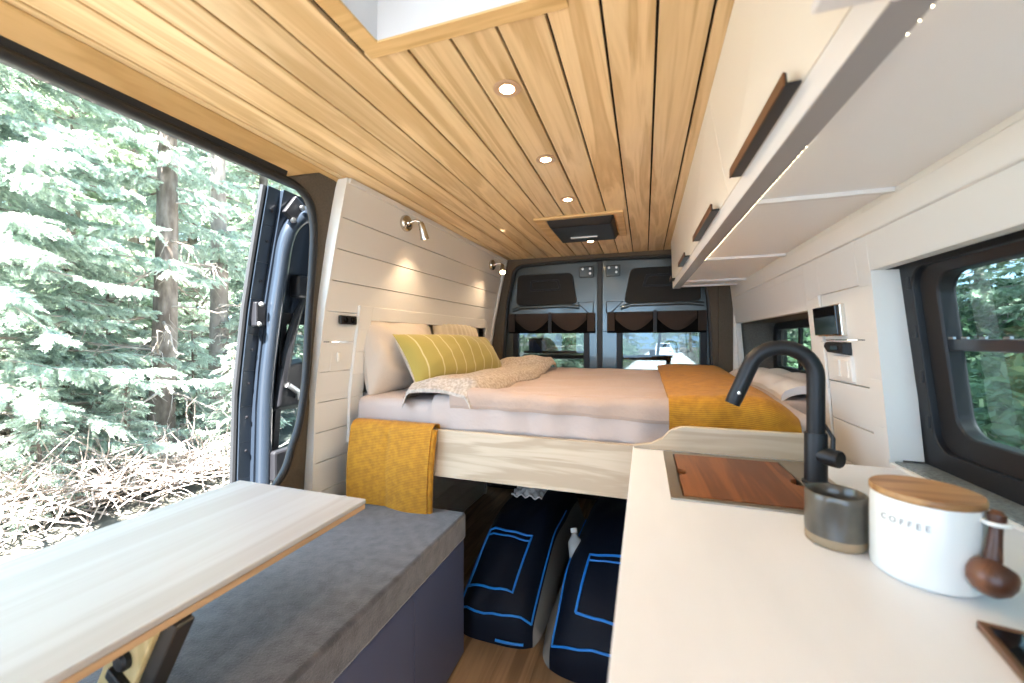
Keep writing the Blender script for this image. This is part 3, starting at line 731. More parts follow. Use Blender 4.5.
# ---------------- upper cabinets
CB = 1.55
def cabF(z, y): # front plane x
    xb = lerp(.226, .172, (y - .5) / 2.25); xt = lerp(.158, .162, (y - .5) / 2.25)
    return lerp(xb, xt, (z - CB) / .30)
units = [(.485, 1.145, 'white overhead cabinet with the long bronze pull, second from the front'), (1.145, 1.875, 'white overhead cabinet third from the front, lit by the strip below'),
         (1.875, 2.54, 'white overhead cabinet second from the rear doors'), (2.54, 2.76, 'narrow white overhead cabinet at the rear end of the row')]
hspan = [(.668, 1.01), (1.25, 1.62), (1.90, 2.16), (2.57, 2.67)]
for (y0, y1, lab), (h0, h1) in zip(units, hspan):
    t = thing('overhead_cabinet', (.38, (y0 + y1) / 2, CB), lab, 'overhead cabinet', 'overhead cabinets along the right wall')
    def fz(z, y, o=0): return cabF(z, y) + o
    b = MB(); g = .0015
    for za, zb, o0, o1 in ((CB + .016, CB + .03, .043, None), (CB, CB + .036, 0, .042)):
        if o1 is None:
            b.hexa([(fz(za, y0, o0), y0 + g, za), (XR(za) - .001, y0 + g, za), (XR(za) - .001, y1 - g, za), (fz(za, y1, o0), y1 - g, za), (fz(zb, y0, o0), y0 + g, zb), (XR(zb) - .001, y0 + g, zb), (XR(zb) - .001, y1 - g, zb), (fz(zb, y1, o0), y1 - g, zb)])
    bot = b.build('bottom_panel', M['under'], t)
    for ya in (y0 + g, y1 - .016):
        yb = ya + .0145
        b = MB(); b.hexa([(fz(CB + .03, ya, .02), ya, CB + .03), (XR(CB) - .003, ya, CB + .03), (XR(CB) - .003, yb, CB + .03), (fz(CB + .03, yb, .02), yb, CB + .03), (fz(1.849, ya, .02), ya, 1.849), (XR(1.849) - .003, ya, 1.849), (XR(1.849) - .003, yb, 1.849), (fz(1.849, yb, .02), yb, 1.849)])
        b.build('side_panel', M['cabwhite'], t)
    b = MB(); b.hexa([(fz(CB, y0), y0, CB), (fz(CB, y0, .042), y0, CB), (fz(CB, y1, .042), y1, CB), (fz(CB, y1), y1, CB), (fz(CB + .036, y0), y0, CB + .036), (fz(CB + .036, y0, .042), y0, CB + .036), (fz(CB + .036, y1, .042), y1, CB + .036), (fz(CB + .036, y1), y1, CB + .036)])
    lr = b.build('light_rail', M['rail'], t)
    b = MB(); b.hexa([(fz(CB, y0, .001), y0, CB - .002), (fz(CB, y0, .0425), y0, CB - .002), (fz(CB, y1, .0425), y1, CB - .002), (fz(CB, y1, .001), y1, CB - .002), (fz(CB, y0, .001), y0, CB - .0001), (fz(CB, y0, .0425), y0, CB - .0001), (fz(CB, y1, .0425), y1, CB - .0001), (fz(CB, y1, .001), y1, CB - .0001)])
    b.build('edging', M['railgrey'], lr)  # thin grey strip along the underside of the rail
    b = MB(); b.hexa([(fz(CB, y1, .0435), y1 - .016, CB + .006), (XR(CB) - .003, y1 - .016, CB + .006), (XR(CB) - .003, y1 - .002, CB + .006), (fz(CB, y1, .0435), y1 - .002, CB + .006), (fz(CB, y1, .0435), y1 - .016, CB + .0158), (XR(CB) - .003, y1 - .016, CB + .0158), (XR(CB) - .003, y1 - .002, CB + .0158), (fz(CB, y1, .0435), y1 - .002, CB + .0158)])
    b.build('cross_strip', M['rail'], t)
    b = MB(); za, zb = CB + .0375, 1.8485
    b.hexa([(fz(za, y0, -.001), y0 + g, za), (fz(za, y0, .018), y0 + g, za), (fz(za, y1, .018), y1 - g, za), (fz(za, y1, -.001), y1 - g, za), (fz(zb, y0, -.001), y0 + g, zb), (fz(zb, y0, .018), y0 + g, zb), (fz(zb, y1, .018), y1 - g, zb), (fz(zb, y1, -.001), y1 - g, zb)])
    dr = b.build('door', M['cabwhite'], t, bevel=.0008)
    zh = 1.594
    xa, xb2 = fz(zh, h0), fz(zh, h1)
    b = MB()
    Pa = [(-.0005, -.004), (-.018, -.004), (-.019, .010), (-.022, .010), (-.022, -.009), (-.0005, -.009)]
    b.prism([(xa + p, h0, zh + q) for p, q in Pa], [(xb2 + p, h1, zh + q) for p, q in Pa])
    hd = b.build('handle', M['matteblack'], dr, bevel=.0008, seg=1)
    b = MB(); Pf = [(-.0217, .0105), (-.0242, .0105), (-.0242, -.0095), (-.0217, -.0095)]
    b.prism([(xa + p, h0 - .0005, zh + q) for p, q in Pf], [(xb2 + p, h1 + .0005, zh + q) for p, q in Pf]); b.build('face_strip', M['bronze'], hd)
# deeper end cabinet nearest the camera
t = thing('overhead_cabinet', (.35, .0, CB), 'deeper white overhead cabinet nearest the viewer, only its lower edge showing', 'overhead cabinet', 'overhead cabinets along the right wall')
MB().box(.165, .503, -.6, .48, CB + .012, 1.849).build('carcass', M['cabwhite'], t, bevel=.002)
MB().box(.160, XR(1.55) - .001, -.6, .483, CB, CB + .0115).build('bottom_panel', M['rail'], t, bevel=.003)
# LED strips on the inner edge of the rails
t = thing('light_strip', (.27, 1.0, CB + .006), 'strip of tiny white lights under the overhead cabinets', 'light strip')
b = MB()
b.hexa([(cabF(CB, .5) + .0425, .5, CB + .0035), (cabF(CB, .5) + .0465, .5, CB + .0035), (cabF(CB, 1.86) + .0465, 1.86, CB + .0035), (cabF(CB, 1.86) + .0425, 1.86, CB + .0035),
        (cabF(CB, .5) + .0425, .5, CB + .0155), (cabF(CB, .5) + .0465, .5, CB + .0155), (cabF(CB, 1.86) + .0465, 1.86, CB + .0155), (cabF(CB, 1.86) + .0425, 1.86, CB + .0155)])
b.build('tape', M['plastic_white'], t)
b = MB(); y = .51
while y < 1.85:
    if y < .56 or y > .80:
        b.lathe([(.0005, -.0008), (.0017, 0), (.0017, .0012), (.0005, .0016)], 6, Matrix.Translation((cabF(CB, y) + .0455, y, CB + .0025)))
    y += .019
dots = b.build('led', M['led'], t); tag(dots, kind='stuff')

# ---------------- worktop, galley cabinet, sink
SX0, SX1, SY0, SY1 = .05, .402, .862, 1.222
b = MB()
def slab(x0, x1, y0, y1): b.box(x0, x1, y0, y1, .872, .900)
poly_out = [(-.033, -1.2), (.607, -1.2), (.597, 1.248), (-.033, 1.262)]
poly_in = [(SX0 + .012, SY0 + .012), (SX1 - .012, SY0 + .012), (SX1 - .012, SY1 - .012), (SX0 + .012, SY1 - .012)]
b.ring([(x, y, .9) for x, y in poly_out], [(x, y, .9) for x, y in poly_in], [(x, y, .872) for x, y in poly_out], [(x, y, .872) for x, y in poly_in])
wt = b.build('worktop', M['counter'], bevel=.002); tag(wt, 'long white marbled worktop running along the right wall', 'worktop')
t = thing('galley_cabinet', (.30, .0, 0), 'pale galley base cabinet under the white worktop', 'base cabinet')
b = MB(); b.box(-.012, .0, -1.2, 1.255, 0, .870); b.box(.0, .590, -1.2, -1.185, 0, .87); b.box(.0, .590, 1.235, 1.25, 0, .87); b.box(.578, .59, -1.185, 1.235, 0, .87)
b.build('carcass', M['birch'], t)
for y0, y1 in ((-1.19, -.60), (-.59, .02), (.03, .64), (.65, 1.24)):
    dr = MB().box(-.029, -.013, y0, y1, .09, .862).build('door', M['cabwhite'], t, bevel=.002)
    MB().box(-.036, -.0295, (y0 + y1) / 2 - .08, (y0 + y1) / 2 + .08, .81, .825).build('handle', M['matteblack'], dr, bevel=.002)
# sink
t = thing('sink', (.22, 1.04, .70), 'steel sink set in the white worktop, mostly covered', 'sink')
MB().ring([(x, y, .9035) for x, y in ((SX0, SY0), (SX1, SY0), (SX1, SY1), (SX0, SY1))], [(x, y, .9035) for x, y in ((.074, .880), (.330, .880), (.330, 1.198), (.074, 1.198))],
          [(x, y, .9005) for x, y in ((SX0, SY0), (SX1, SY0), (SX1, SY1), (SX0, SY1))], [(x, y, .895) for x, y in ((.074, .880), (.330, .880), (.330, 1.198), (.074, 1.198))]).build('rim', M['steel'], t, bevel=.0012)
b = MB(); b.ring(rect(.074, .330, .880, 1.198, .895), rect(.076, .328, .882, 1.196, .895), rect(.09, .314, .896, 1.182, .70), rect(.092, .312, .898, 1.18, .702)); b.box(.09, .314, .896, 1.182, .695, .702)
b.build('basin', M['steel'], t)
# walnut cover with finger notches
b = MB()
def notch(cx, cy, s):
    return [(cx + s * .014 * math.sin(R(a)) , cy + .024 * math.cos(R(a))) for a in range(180, -1, -15)]
out = [(.0775, .8835), (.3265, .8835)]
cy = 1.04
out += [(.3265 - .018 * math.sin(R(a)), cy - .022 * math.cos(R(a))) for a in range(0, 181, 15)]
out += [(.3265, 1.1945), (.0775, 1.1945)]
out += [(.0775 + .018 * math.sin(R(a)), cy + .022 * math.cos(R(a))) for a in range(0, 181, 15)]
b.prism([(x, y, .893) for x, y in out], [(x, y, .9045) for x, y in out])
tag(b.build('sink_cover', M['walnut'], bevel=.001, seg=1), 'reddish walnut board covering the sink, notched on two sides', 'sink cover')
# faucet
FX, FY = .360, 1.052
t = thing('faucet', (FX, FY, .9035), 'matte black gooseneck faucet standing behind the sink cover', 'faucet')
T = Matrix.Translation((FX, FY, .9035))
MB().lathe([(.001, 0), (.026, 0), (.026, .004), (.0215, .006), (.0215, .108), (.020, .112), (.001, .112)], 28, T).build('body', M['matteblack'], t, True)
arc = [(FX, FY, 1.0), (FX, FY, 1.08), (FX, FY, 1.137)]
rad = .066
ax = Vector((-.985, .03, 0)).normalized()
for k in range(1, 17):
    a = R(180 - k * 163 / 16)
    cxx = Vector((FX, FY, 1.137)) + ax * rad
    p = cxx + ax * rad * math.cos(a) + Vector((0, 0, rad * math.sin(a))); arc.append(tuple(p))
end = Vector(arc[-1]); dirn = (Vector(arc[-1]) - Vector(arc[-2])).normalized()
for k in (1, 2, 3): arc.append(tuple(end + dirn * .027 * k))
spout = MB().tube(arc, .0172, 18).build('spout', M['matteblack'], t, True)
e2 = Vector(arc[-1])
MB().tube([tuple(e2 - dirn * .004), tuple(e2 + dirn * .012)], .0165, 18).build('aerator', M['black'], spout, True)
pbut = e2 - dirn * .018 + Vector((0, -.0172, 0))
MB().lathe([(.0005, -.002), (.004, -.002), (.004, .001), (.0005, .0015)], 10, Matrix.Translation(pbut) @ Matrix.Rotation(R(90), 4, 'X')).build('button', M['chrome'], spout, True)
hv = Vector((.62, -.78, 0)).normalized(); hb = Vector((FX, FY, .968))
hd = MB().tube([tuple(hb + hv * .01), tuple(hb + hv * .047), tuple(hb + hv * .050)], [.0185, .0185, .0165], 20).build('handle', M['matteblack'], t, True)
l0 = hb + hv * .034
MB().tube([tuple(l0), tuple(l0 + Vector((.004, .008, .040))), tuple(l0 + Vector((-.006, .024, .066)))], [.005, .0042, .0036], 10).build('lever', M['matteblack'], hd, True)

# mug
mx_, my_ = .287, .762
t = thing('mug', (mx_, my_, .9005), 'dark glazed stoneware cup with a bare clay foot beside the coffee canister', 'mug')
n = 40; prof = [(.0365, .0), (.0395, .004), (.0400, .020), (.0402, .045), (.0405, .070), (.0400, .079), (.0385, .0805), (.0368, .079), (.0372, .05), (.037, .012), (.001, .010)]
def mugbuild(pr, name, mat, par):
    V = []; F = []
    for r_, z_ in pr:
        for k in range(n):
            a = 2 * math.pi * k / n
            d_ = math.atan2(math.sin(a - R(-110)), math.cos(a - R(-110)))
            dent = .0065 * math.exp(-(d_ / .22) ** 2) * max(0, math.sin(math.pi * min(1, max(0, (z_ - .012) / .075))))
            V.append((mx_ + (r_ - dent) * math.cos(a), my_ + (r_ - dent) * math.sin(a), .9005 + z_))
    m = len(pr)
    for i in range(m - 1):
        for k in range(n): F.append((i * n + k, i * n + (k + 1) % n, (i + 1) * n + (k + 1) % n, (i + 1) * n + k))
    F.append(tuple(range(n))[::-1]); F.append(tuple((m - 1) * n + k for k in range(n)))
    return MB().add(V, F).build(name, mat, par, True, angle=60)
mugbuild([(.0400, .0155), (.0402, .022), (.0403, .032), (.0404, .045), (.0405, .058), (.0405, .070), (.0400, .079), (.0385, .0805), (.0368, .079), (.0372, .05), (.037, .0165), (.001, .0162)], 'bowl', M['stone'], t)
mugbuild([(.0365, .0), (.0392, .002), (.0398, .008), (.0396, .0153), (.001, .0153)], 'foot', M['clay'], t)

# coffee canister
cx_, cy_ = .3635, .697
t = thing('canister', (cx_, cy_, .9005), 'white ceramic coffee canister with a wooden lid and a scoop on its side', 'canister')
T = Matrix.Translation((cx_, cy_, .9005))
body = MB().lathe([(.001, 0), (.052, 0), (.0555, .003), (.0565, .010), (.0565, .104), (.0555, .107), (.053, .107), (.052, .10), (.052, .008), (.001, .006)], 48, T).build('body', M['ceramic'], t, True)
MB().lathe([(.001, .1072), (.0562, .1072), (.0572, .1085), (.0572, .1150), (.056, .1165), (.001, .1165)], 48, T).build('lid', M['lidwood'], t, True)
cu = bpy.data.curves.new('lettering', 'FONT'); cu.body = 'COFFEE'; cu.size = .0108; cu.space_character = 1.55; cu.extrude = .0002; cu.align_x = 'CENTER'
to = bpy.data.objects.new('lettering_curve', cu); C.objects.link(to)
dg = bpy.context.evaluated_depsgraph_get()
me = bpy.data.meshes.new_from_object(to.evaluated_get(dg)); C.objects.unlink(to); bpy.data.objects.remove(to)
a0 = R(222)
for vtx in me.vertices:
    u, h_, dpt = vtx.co.x, vtx.co.y, vtx.co.z
    a = a0 + u / .0565
    rr_ = .0567 + dpt
    vtx.co = (rr_ * math.cos(a), rr_ * math.sin(a), .0765 + h_)
me.materials.append(M['grey_ink']); me.name = 'lettering'
lo = bpy.data.objects.new('lettering', me); C.objects.link(lo); lo.parent = body
# strap ring and scoop on its right side
sa = Vector((math.cos(R(-52)), math.sin(R(-52)), 0)); sc_ = Vector((cx_, cy_, .9005)) + sa * .0665
ring = [tuple(sc_ + Vector((0, 0, .098)) + Vector((.0105 * math.cos(R(a)), .0105 * math.sin(R(a)), 0))) for a in range(0, 360, 24)]
MB().tube(ring, .0028, 8, True).build('scoop_ring', M['ceramic'], t, True)
s_ = thing('coffee_scoop', tuple(sc_ + Vector((0, 0, .01))), 'dark wooden coffee scoop hanging on the white canister', 'scoop')
MB().tube([tuple(sc_ + Vector((-.011 * k, -.010 * k, z))) for k, z in ((-.2, .113), (-.15, .108), (-.1, .102), (0, .096), (.15, .085), (.4, .07), (.7, .055), (1, .043))], [.004, .0085, .0085, .0062, .0062, .0072, .0085, .009], 14).build('handle', M['scoop'], s_, True)
bc = sc_ + Vector((-.013, -.014, .036))
q = Vector((0, 0, 1)).rotation_difference(Vector((.55, .45, .7)).normalized()).to_matrix().to_4x4()
MB().lathe([(.001, -.020), (.011, -.018), (.0185, -.010), (.0215, 0), (.0210, .010), (.0192, .014), (.0175, .012), (.0175, .0), (.012, -.008), (.001, -.010)], 28, Matrix.Translation(bc) @ q).build('bowl', M['scoop'], s_, True)

# cooktop corner
t = thing('cooktop', (.43, .45, .9005), 'dark glass cooktop with bronze edge at the near end of the worktop', 'cooktop')
T = Matrix.Translation((.35, .584, .9005)) @ Matrix.Rotation(R(-11), 4, 'Z')
P = [T @ Vector(p) for p in ((0, 0, 0), (0, -.34, 0), (.22, -.34, 0), (.22, 0, 0))]; Pi = [T @ Vector(p) for p in ((.006, -.006, 0), (.006, -.334, 0), (.214, -.334, 0), (.214, -.006, 0))]
up = Vector((0, 0, .009))
MB().ring([tuple(p + up) for p in P], [tuple(p + up) for p in Pi], [tuple(p) for p in P], [tuple(p) for p in Pi]).build('edge_frame', M['bronze'], t, bevel=.001)
MB().prism([tuple(p + Vector((0, 0, .001))) for p in Pi], [tuple(p + Vector((0, 0, .008))) for p in Pi]).build('glass_top', M['gloss'], t)

# ---------------- bench and table
t = thing('bench_cabinet', (-.93, .55, 0), 'slate blue bench cabinet below the grey cushion', 'bench cabinet')
b = MB(); b.box(-1.235, -.682, -.55, 1.405, 0.0, .452); b.build('carcass', M['slate'], t, bevel=.002)
for y0, y1 in ((-.54, -.01), (-.006, .524), (.528, 1.056), (1.06, 1.408)):
    MB().box(-.680, -.662, y0, y1, .015, .452).build('door', M['slate'], t, bevel=.0015)
b = MB()
b.box(-1.232, -.655, -.55, 1.415, .454, .555)
o = b.build('bench_cushion', M['velvet'], bevel=.012, seg=4, smooth=True); tag(o, 'long grey velvet cushion on the slate blue bench', 'cushion')
t = thing('table', (-.94, .35, .56), 'pale wooden tabletop on a folding leg over the bench', 'table')
b = MB(); TX0, TX1, TY1 = -1.175, -.712, .90
o = MB().box(TX0, TX1, -.62, TY1, .7795, .792).build('tabletop', M['table'], t, bevel=.003, seg=3)
MB().box(TX0 + .002, TX1 - .001, -.618, TY1 - .002, .766, .7793).build('edge_band', M['tedge'], t, bevel=.002)
# folding leg: pale board, dark strip beside it, knob, foot
def obl(p0, p1, wdt, th, side):
    p0, p1 = Vector(p0), Vector(p1); d = (p1 - p0); L_ = d.length; d.normalize(); sv = Vector(side).normalized(); nv = d.cross(sv)
    M3 = Matrix((sv, nv, d)).transposed().to_4x4()
    return Matrix.Translation((p0 + p1) / 2) @ M3, wdt, th, L_
mt, w_, th_, L_ = obl((-.778, .438, .7655), (-.893, .438, .557), .02, .075, (0, 1, 0))
lg = MB().obox(mt, w_, th_, L_).build('leg', M['leg'], t, bevel=.004)
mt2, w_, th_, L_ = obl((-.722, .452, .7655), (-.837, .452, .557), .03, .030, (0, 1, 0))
MB().obox(mt2, w_, th_, L_).build('leg_strip', M['leg_dark'], t, bevel=.003)
MB().lathe([(.001, 0), (.016, 0), (.016, .008), (.012, .012), (.001, .013)], 20, Matrix.Translation((-.815, .428, .692)) @ Matrix.Rotation(R(90), 4, 'X')).build('knob', M['black'], lg, True)
MB().obox(Matrix.Translation((-.825, .424, .655)) @ Matrix.Rotation(R(29), 4, 'Y'), .055, .014, .022).build('hinge', M['matteblack'], lg, bevel=.004)

# ---------------- bed
t = thing('bed', (-.3, 2.0, .69), 'raised bed platform faced with a pale birch rail', 'bed')
MB().box(-1.150, .56, 1.378, 1.40, .692, .872).build('rail', M['birch'], t, bevel=.002)
b = MB(); P = [(-.030, .9005), (.418, .9005), (.416, .972)]
for k in range(0, 7):
    a = R(90 + 60 * k / 6); P.append((.115 + .075 * math.cos(a), .972 - .075 + .075 * math.sin(a)))
P += [(.02, .918), (-.030, .9085)]
o = b.prism([(x, 1.238, z) for x, z in P], [(x, 1.258, z) for x, z in P]).build('end_board', M['birch'], bevel=.002)
tag(o, 'pale ply upstand with a rounded corner across the far end of the worktop', 'board')
MB().box(-1.12, .56, 1.402, 2.94, .772, .796).build('platform', M['birch_dark'], t)
b = MB()
for y in (1.9, 2.5): MB().box(-1.11, .56, y, y + .04, .72, .7715).build('cross_beam', M['birch_dark'], t)

def soft(x0, x1, y0, y1, z0, z1, r, amp, seed, nx=60, ny=44, nz=6):
    """soft slab: rounded box skinned as top grid rolling over the edges"""
    def ax(a, b_, n_):
        u = np.linspace(0, 1, n_); return a + (b_ - a) * u
    X = ax(x0, x1, nx); Y = ax(y0, y1, ny)
    return X, Y
def bedcover(name, mat, x0, x1, y0, y1, ztop, zlow, rnd, amp, seed, thick, label, cat, nx=90, ny=70, front_wave=.004, extra=None, left_roll=False, uv=None, fy=None):
    """sheet lying on the bed: rows run from the front hem up over the front edge and back"""
    us = np.linspace(x0, x1, nx)
    prof = []
    zt = ztop
    for z in np.linspace(zlow, zt - rnd, 10): prof.append((y0, z))
    for a in np.linspace(0, 90, 9)[1:]: prof.append((y0 + rnd - rnd * math.cos(R(a)), zt - rnd + rnd * math.sin(R(a))))
    for y in np.linspace(y0 + rnd, y1, ny)[1:]: prof.append((y, zt))
    prof = np.array(prof)
    P = np.zeros((nx, len(prof), 3))
    P[:, :, 0] = us[:, None]; P[:, :, 1] = prof[None, :, 0]; P[:, :, 2] = prof[None, :, 1]
    U, W = P[:, :, 0], np.cumsum(np.r_[0, np.hypot(*np.diff(prof, axis=0).T)])[None, :]
    nzv = smoothnoise(U * 14, W * 14 + 0 * U, seed) * amp + smoothnoise(U * 38, W * 38 + 0 * U, seed + 1) * amp * .4
    top = np.clip((P[:, :, 2] - zlow) / (zt - rnd - zlow), 0, 1) ** 2
    P[:, :, 2] += nzv * top
    front = 1 - np.clip((P[:, :, 1] - y0) / (rnd * 1.2), 0, 1)
    P[:, :, 1] += -front * (np.abs(nzv) * .5 + front_wave * np.sin(U * 40 + seed))
    if extra is not None: P = extra(P, U, W)
    return P
# mattress
bz0, bz1 = .797, .975
def matt_extra(P, U, W):
    f = (U - .47) / (-1.165 - .47)
    k = np.clip((P[:, :, 1] - 1.52) / .03, 0, 1); P[:, :, 0] -= f * k * .10
    return P
t = thing('mattress', (-.3, 2.15, bz0), 'thick mattress in a rose beige fitted sheet on the birch platform', 'mattress')
P = bedcover('mattress', None, -1.165, .47, 1.424, 2.78, bz1, bz0, .035, .003, 3, 0, '', '', extra=matt_extra)
b = MB()
nx, nyp = P.shape[:2]
b.shell(P, np.stack([0 * P[:, :, 0], np.where(P[:, :, 1] < 1.445, .02, 0), np.where(P[:, :, 2] > bz1 - .06, -(P[:, :, 2] - bz0) * .9, 0)], -1))
b.build('sheet', M['sheet'], t, True, angle=70)
MB().box(-1.15, .45, 1.46, 2.92, bz0 + .004, bz1 - .03).build('core', M['linen'], t, bevel=.02)

def addUV(o, U, W):
    me = o.data; uv = me.uv_layers.new(name='UVMap')
    N_ = U.size; u = U.reshape(-1); w = np.broadcast_to(W, U.shape).reshape(-1)
    li = np.zeros(len(me.loops), int); me.loops.foreach_get('vertex_index', li)
    li = li % N_
    uv.data.foreach_set('uv', np.stack([u[li], w[li]], -1).reshape(-1))
# quilt over the bed, sagging over the front edge
def quilt_extra(P, U, W):
    hem = .012 * np.sin(U * 5 + 1) + .012 * smoothnoise(U * 9, U * 0, 11)
    low = np.clip((.975 - P[:, :, 2]) / .1, 0, 1)
    P[:, :, 2] -= low * hem * .5
    dx = np.abs(((U * 1.0 + .0) / .11) % 1 - .5)
    return P
P = bedcover('quilt', None, -.80, .468, 1.409, 2.93, .998, .876, .04, .005, 21, 0, '', '', extra=quilt_extra)
W = np.linspace(0, 2, P.shape[1])[None, :]
o = MB().shell(P, (0, .004, -.012)).build('quilt', M['sheet'], smooth=True, angle=70)
tag(o, 'rose muslin quilt spread over the mattress, hanging over the front edge', 'quilt')
def lay_extra(P, U, W):
    P[:, :, 2] += .010 * np.exp(-((P[:, :, 1] - 1.43) / .05) ** 2)
    P[:, :, 1] -= .004 * np.sin(U * 12)
    hem = .010 * np.sin(U * 4.2 + .5) 
    low = np.clip((1.0 - P[:, :, 2]) / .05, 0, 1); P[:, :, 2] -= low * hem
    return P
P = bedcover('coverlet', None, -.72, .14, 1.398, 2.92, 1.016, .955, .035, .009, 33, 0, '', '', extra=lay_extra)
o = MB().shell(P, (0, .005, -.012)).build('coverlet', M['quilt'], smooth=True, angle=70)
tag(o, 'crinkled pink coverlet lying on top of the quilt', 'blanket')
# folded-back printed band across the head end
ys = np.linspace(1.385, 2.72, 80); ss = np.linspace(0, 1, 30)
P = np.zeros((80, 30, 3))
for i, y in enumerate(ys):
    for j, s in enumerate(ss):
        wob = .018 * math.sin(y * 7) + .014 * math.sin(y * 15 + 1)
        xl, xr = -.925 + wob, -.605 + .05 * (y - 1.4) + .025 * math.sin(y * 4.1) + .012 * math.sin(y * 13)
        x = lerp(xl, xr, s)
        z = 1.030 + .026 * math.sin(math.pi * s) ** .6 + .006 * math.sin(14 * s + 6 * y) * math.sin(9 * y) + .022 * s
        if y > 2.35: z += .05 * math.sin((y - 2.35) / .37 * math.pi) 
        if s > .93: z -= (s - .93) * .38
        if s < .08: z -= (.08 - s) * .6
        yy = y
        if y < 1.45: z -= (1.45 - y) * (.35 + .5 * s); yy = y + .004
        P[i, j] = (x, yy, z)
o = MB().shell(P, (0, 0, -.014)).build('folded_bedspread', M['pattern'], smooth=True, angle=70)
tag(o, 'folded-back bedspread with speckled cream print across the pillows end', 'bedspread')

# mustard throw on the bed's foot end
P = bedcover('throw', None, -.0 + .075, .44, 1.379, 2.88, 1.035, .90, .05, .004, 44, 0, '', '', nx=60)
for i in range(P.shape[0]):
    s = i / (P.shape[0] - 1)
    P[i, :, 2] += .012 * math.sin(s * math.pi)
    if s > .75: P[i, :, 2] -= (s - .75) ** 2 * .8
    P[i, :, 0] += (.005 + .05 * s) * (P[i, :, 1] - 1.39)
    far = np.clip((P[i, :, 1] - 1.4) / 1.5, 0, 1); P[i, :, 2] += far * .012
U = P[:, :, 0].copy(); d_ = np.cumsum(np.r_[0, np.linalg.norm(np.diff(P[0], axis=0), axis=1)])[None, :]
o = MB().shell(P, (0, .006, -.012)).build('bed_throw', M['mustard'], smooth=True, angle=70); addUV(o, U, d_ + 0 * U)
tag(o, 'mustard yellow throw laid across the foot of the bed near the faucet', 'throw')
# white quilted bedding in the right alcove
n1, n2 = 40, 26; P = np.zeros((n1, n2, 3))
for i in range(n1):
    for j in range(n2):
        y = lerp(1.74, 2.75, i / (n1 - 1)); s = j / (n2 - 1)
        x = lerp(.50 - .02 * math.sin(y * 5), .775, s)
        puff = .020 * abs(math.sin(y * 11)) * abs(math.sin(s * 7 + .4))
        z = 1.008 + .045 * math.sin(math.pi * min(1, s * 1.0)) ** .5 + puff - .02 * (y > 2.5) * (y - 2.5) / .3
        P[i, j] = (x, y, z)
o = MB().shell(P, (0, 0, -.03)).build('quilted_blanket', M['whitequilt'], smooth=True, angle=80)
tag(o, 'white quilted blanket bunched in the right-hand alcove behind the mustard throw', 'blanket')
MB2 = MB().box(.478, .795, 1.725, 2.95, .861, .995); o = MB2.build('alcove_cushion', M['sheet'], bevel=.02, seg=3, smooth=True); tag(o, 'beige cushion filling the right-hand alcove beside the mattress', 'cushion')

# pillows
def pillow(name, w, h, t, mat, T, label, seed, amp=.01, group=None, corner=.35, n=44, ruffle=0, uvs=None, extra=None, back=None):
    u = np.linspace(-1, 1, n); U, Vv = np.meshgrid(u, u, indexing='ij')
    prof = (np.clip(1 - np.abs(U) ** 2.6, 0, 1) ** .55) * (np.clip(1 - np.abs(Vv) ** 2.6, 0, 1) ** .55)
    pinchx = 1 - .07 * (1 - np.abs(Vv) ** 2) * 0 - .05 * (1 - Vv ** 2) * np.abs(U) ** 3
    pinchy = 1 - .06 * (1 - U ** 2) * np.abs(Vv) ** 3
    nzv = smoothnoise(U * 3.2, Vv * 3.2, seed) * amp + smoothnoise(U * 9, Vv * 7, seed + 5) * amp * .45
    X = U * w / 2 * pinchx; Y = Vv * h / 2 * pinchy
    Zt = prof * t / 2 + nzv * prof; Zb = -prof * t / 2 + nzv * prof * .3
    if ruffle: Zt = Zt + ruffle * prof * np.sin(U * 34 + 2 * np.sin(Vv * 3)) ; 
    if extra: X, Y, Zt, Zb = extra(U, Vv, X, Y, Zt, Zb)
    b = MB()
    top = np.stack([X, Y, Zt], -1); bot = np.stack([X, Y, Zb - .002], -1)
    def tf(P):
        f = P.reshape(-1, 3); A = np.array(T)
        return (f @ A[:3, :3].T + A[:3, 3]).reshape(P.shape)
    if back is None: b.shell(tf(top), tf(bot) - tf(top))
    else: mid = top * .5 + bot * .5; b.shell(tf(top), tf(mid) - tf(top))
    o = b.build(name, mat, smooth=True, angle=75)
    if back is not None:
        mid2 = mid.copy(); mid2[:, :, 2] -= .0015; mid2[:, :, :2] *= 1.012
        MB().shell(tf(mid2), tf(bot) - tf(mid2)).build('back_panel', back, o, True, angle=75)
    if uvs is not None:
        addUV(o, U * w / 2, Vv * h / 2)
    tag(o, label, 'pillow', group)
    return o
def basis(ex, ey, loc):
    ex = Vector(ex).normalized(); ey = Vector(ey); ey = (ey - ex * ey.dot(ex)).normalized(); ez = ex.cross(ey)
    m = Matrix((ex, ey, ez)).transposed().to_4x4(); m.translation = Vector(loc); return m
# big oatmeal pillow leaning in the niche, facing +x
pillow('pillow', .60, .38, .19, M['linen'], basis((0, 1, 0.0), (-.16, 0, 1), (-1.19, 1.785, 1.145)), 'large oatmeal pillow standing in the niche behind the olive striped one', 5, .024)
pillow('pillow', .62, .36, .15, M['cream'], basis((0, 1, 0.02), (-.15, 0, 1), (-1.165, 2.40, 1.165)), 'cream gathered pillow at the far end of the niche', 9, .008, ruffle=.006)
pillow('pillow', .88, .29, .19, M['stripe'], basis((.13, 1, -.012), (-.50, 0, .83), (-.985, 2.02, 1.118)), 'long olive green lumbar pillow with cream stripes', 15, .010, uvs=True, back=M['linen'])

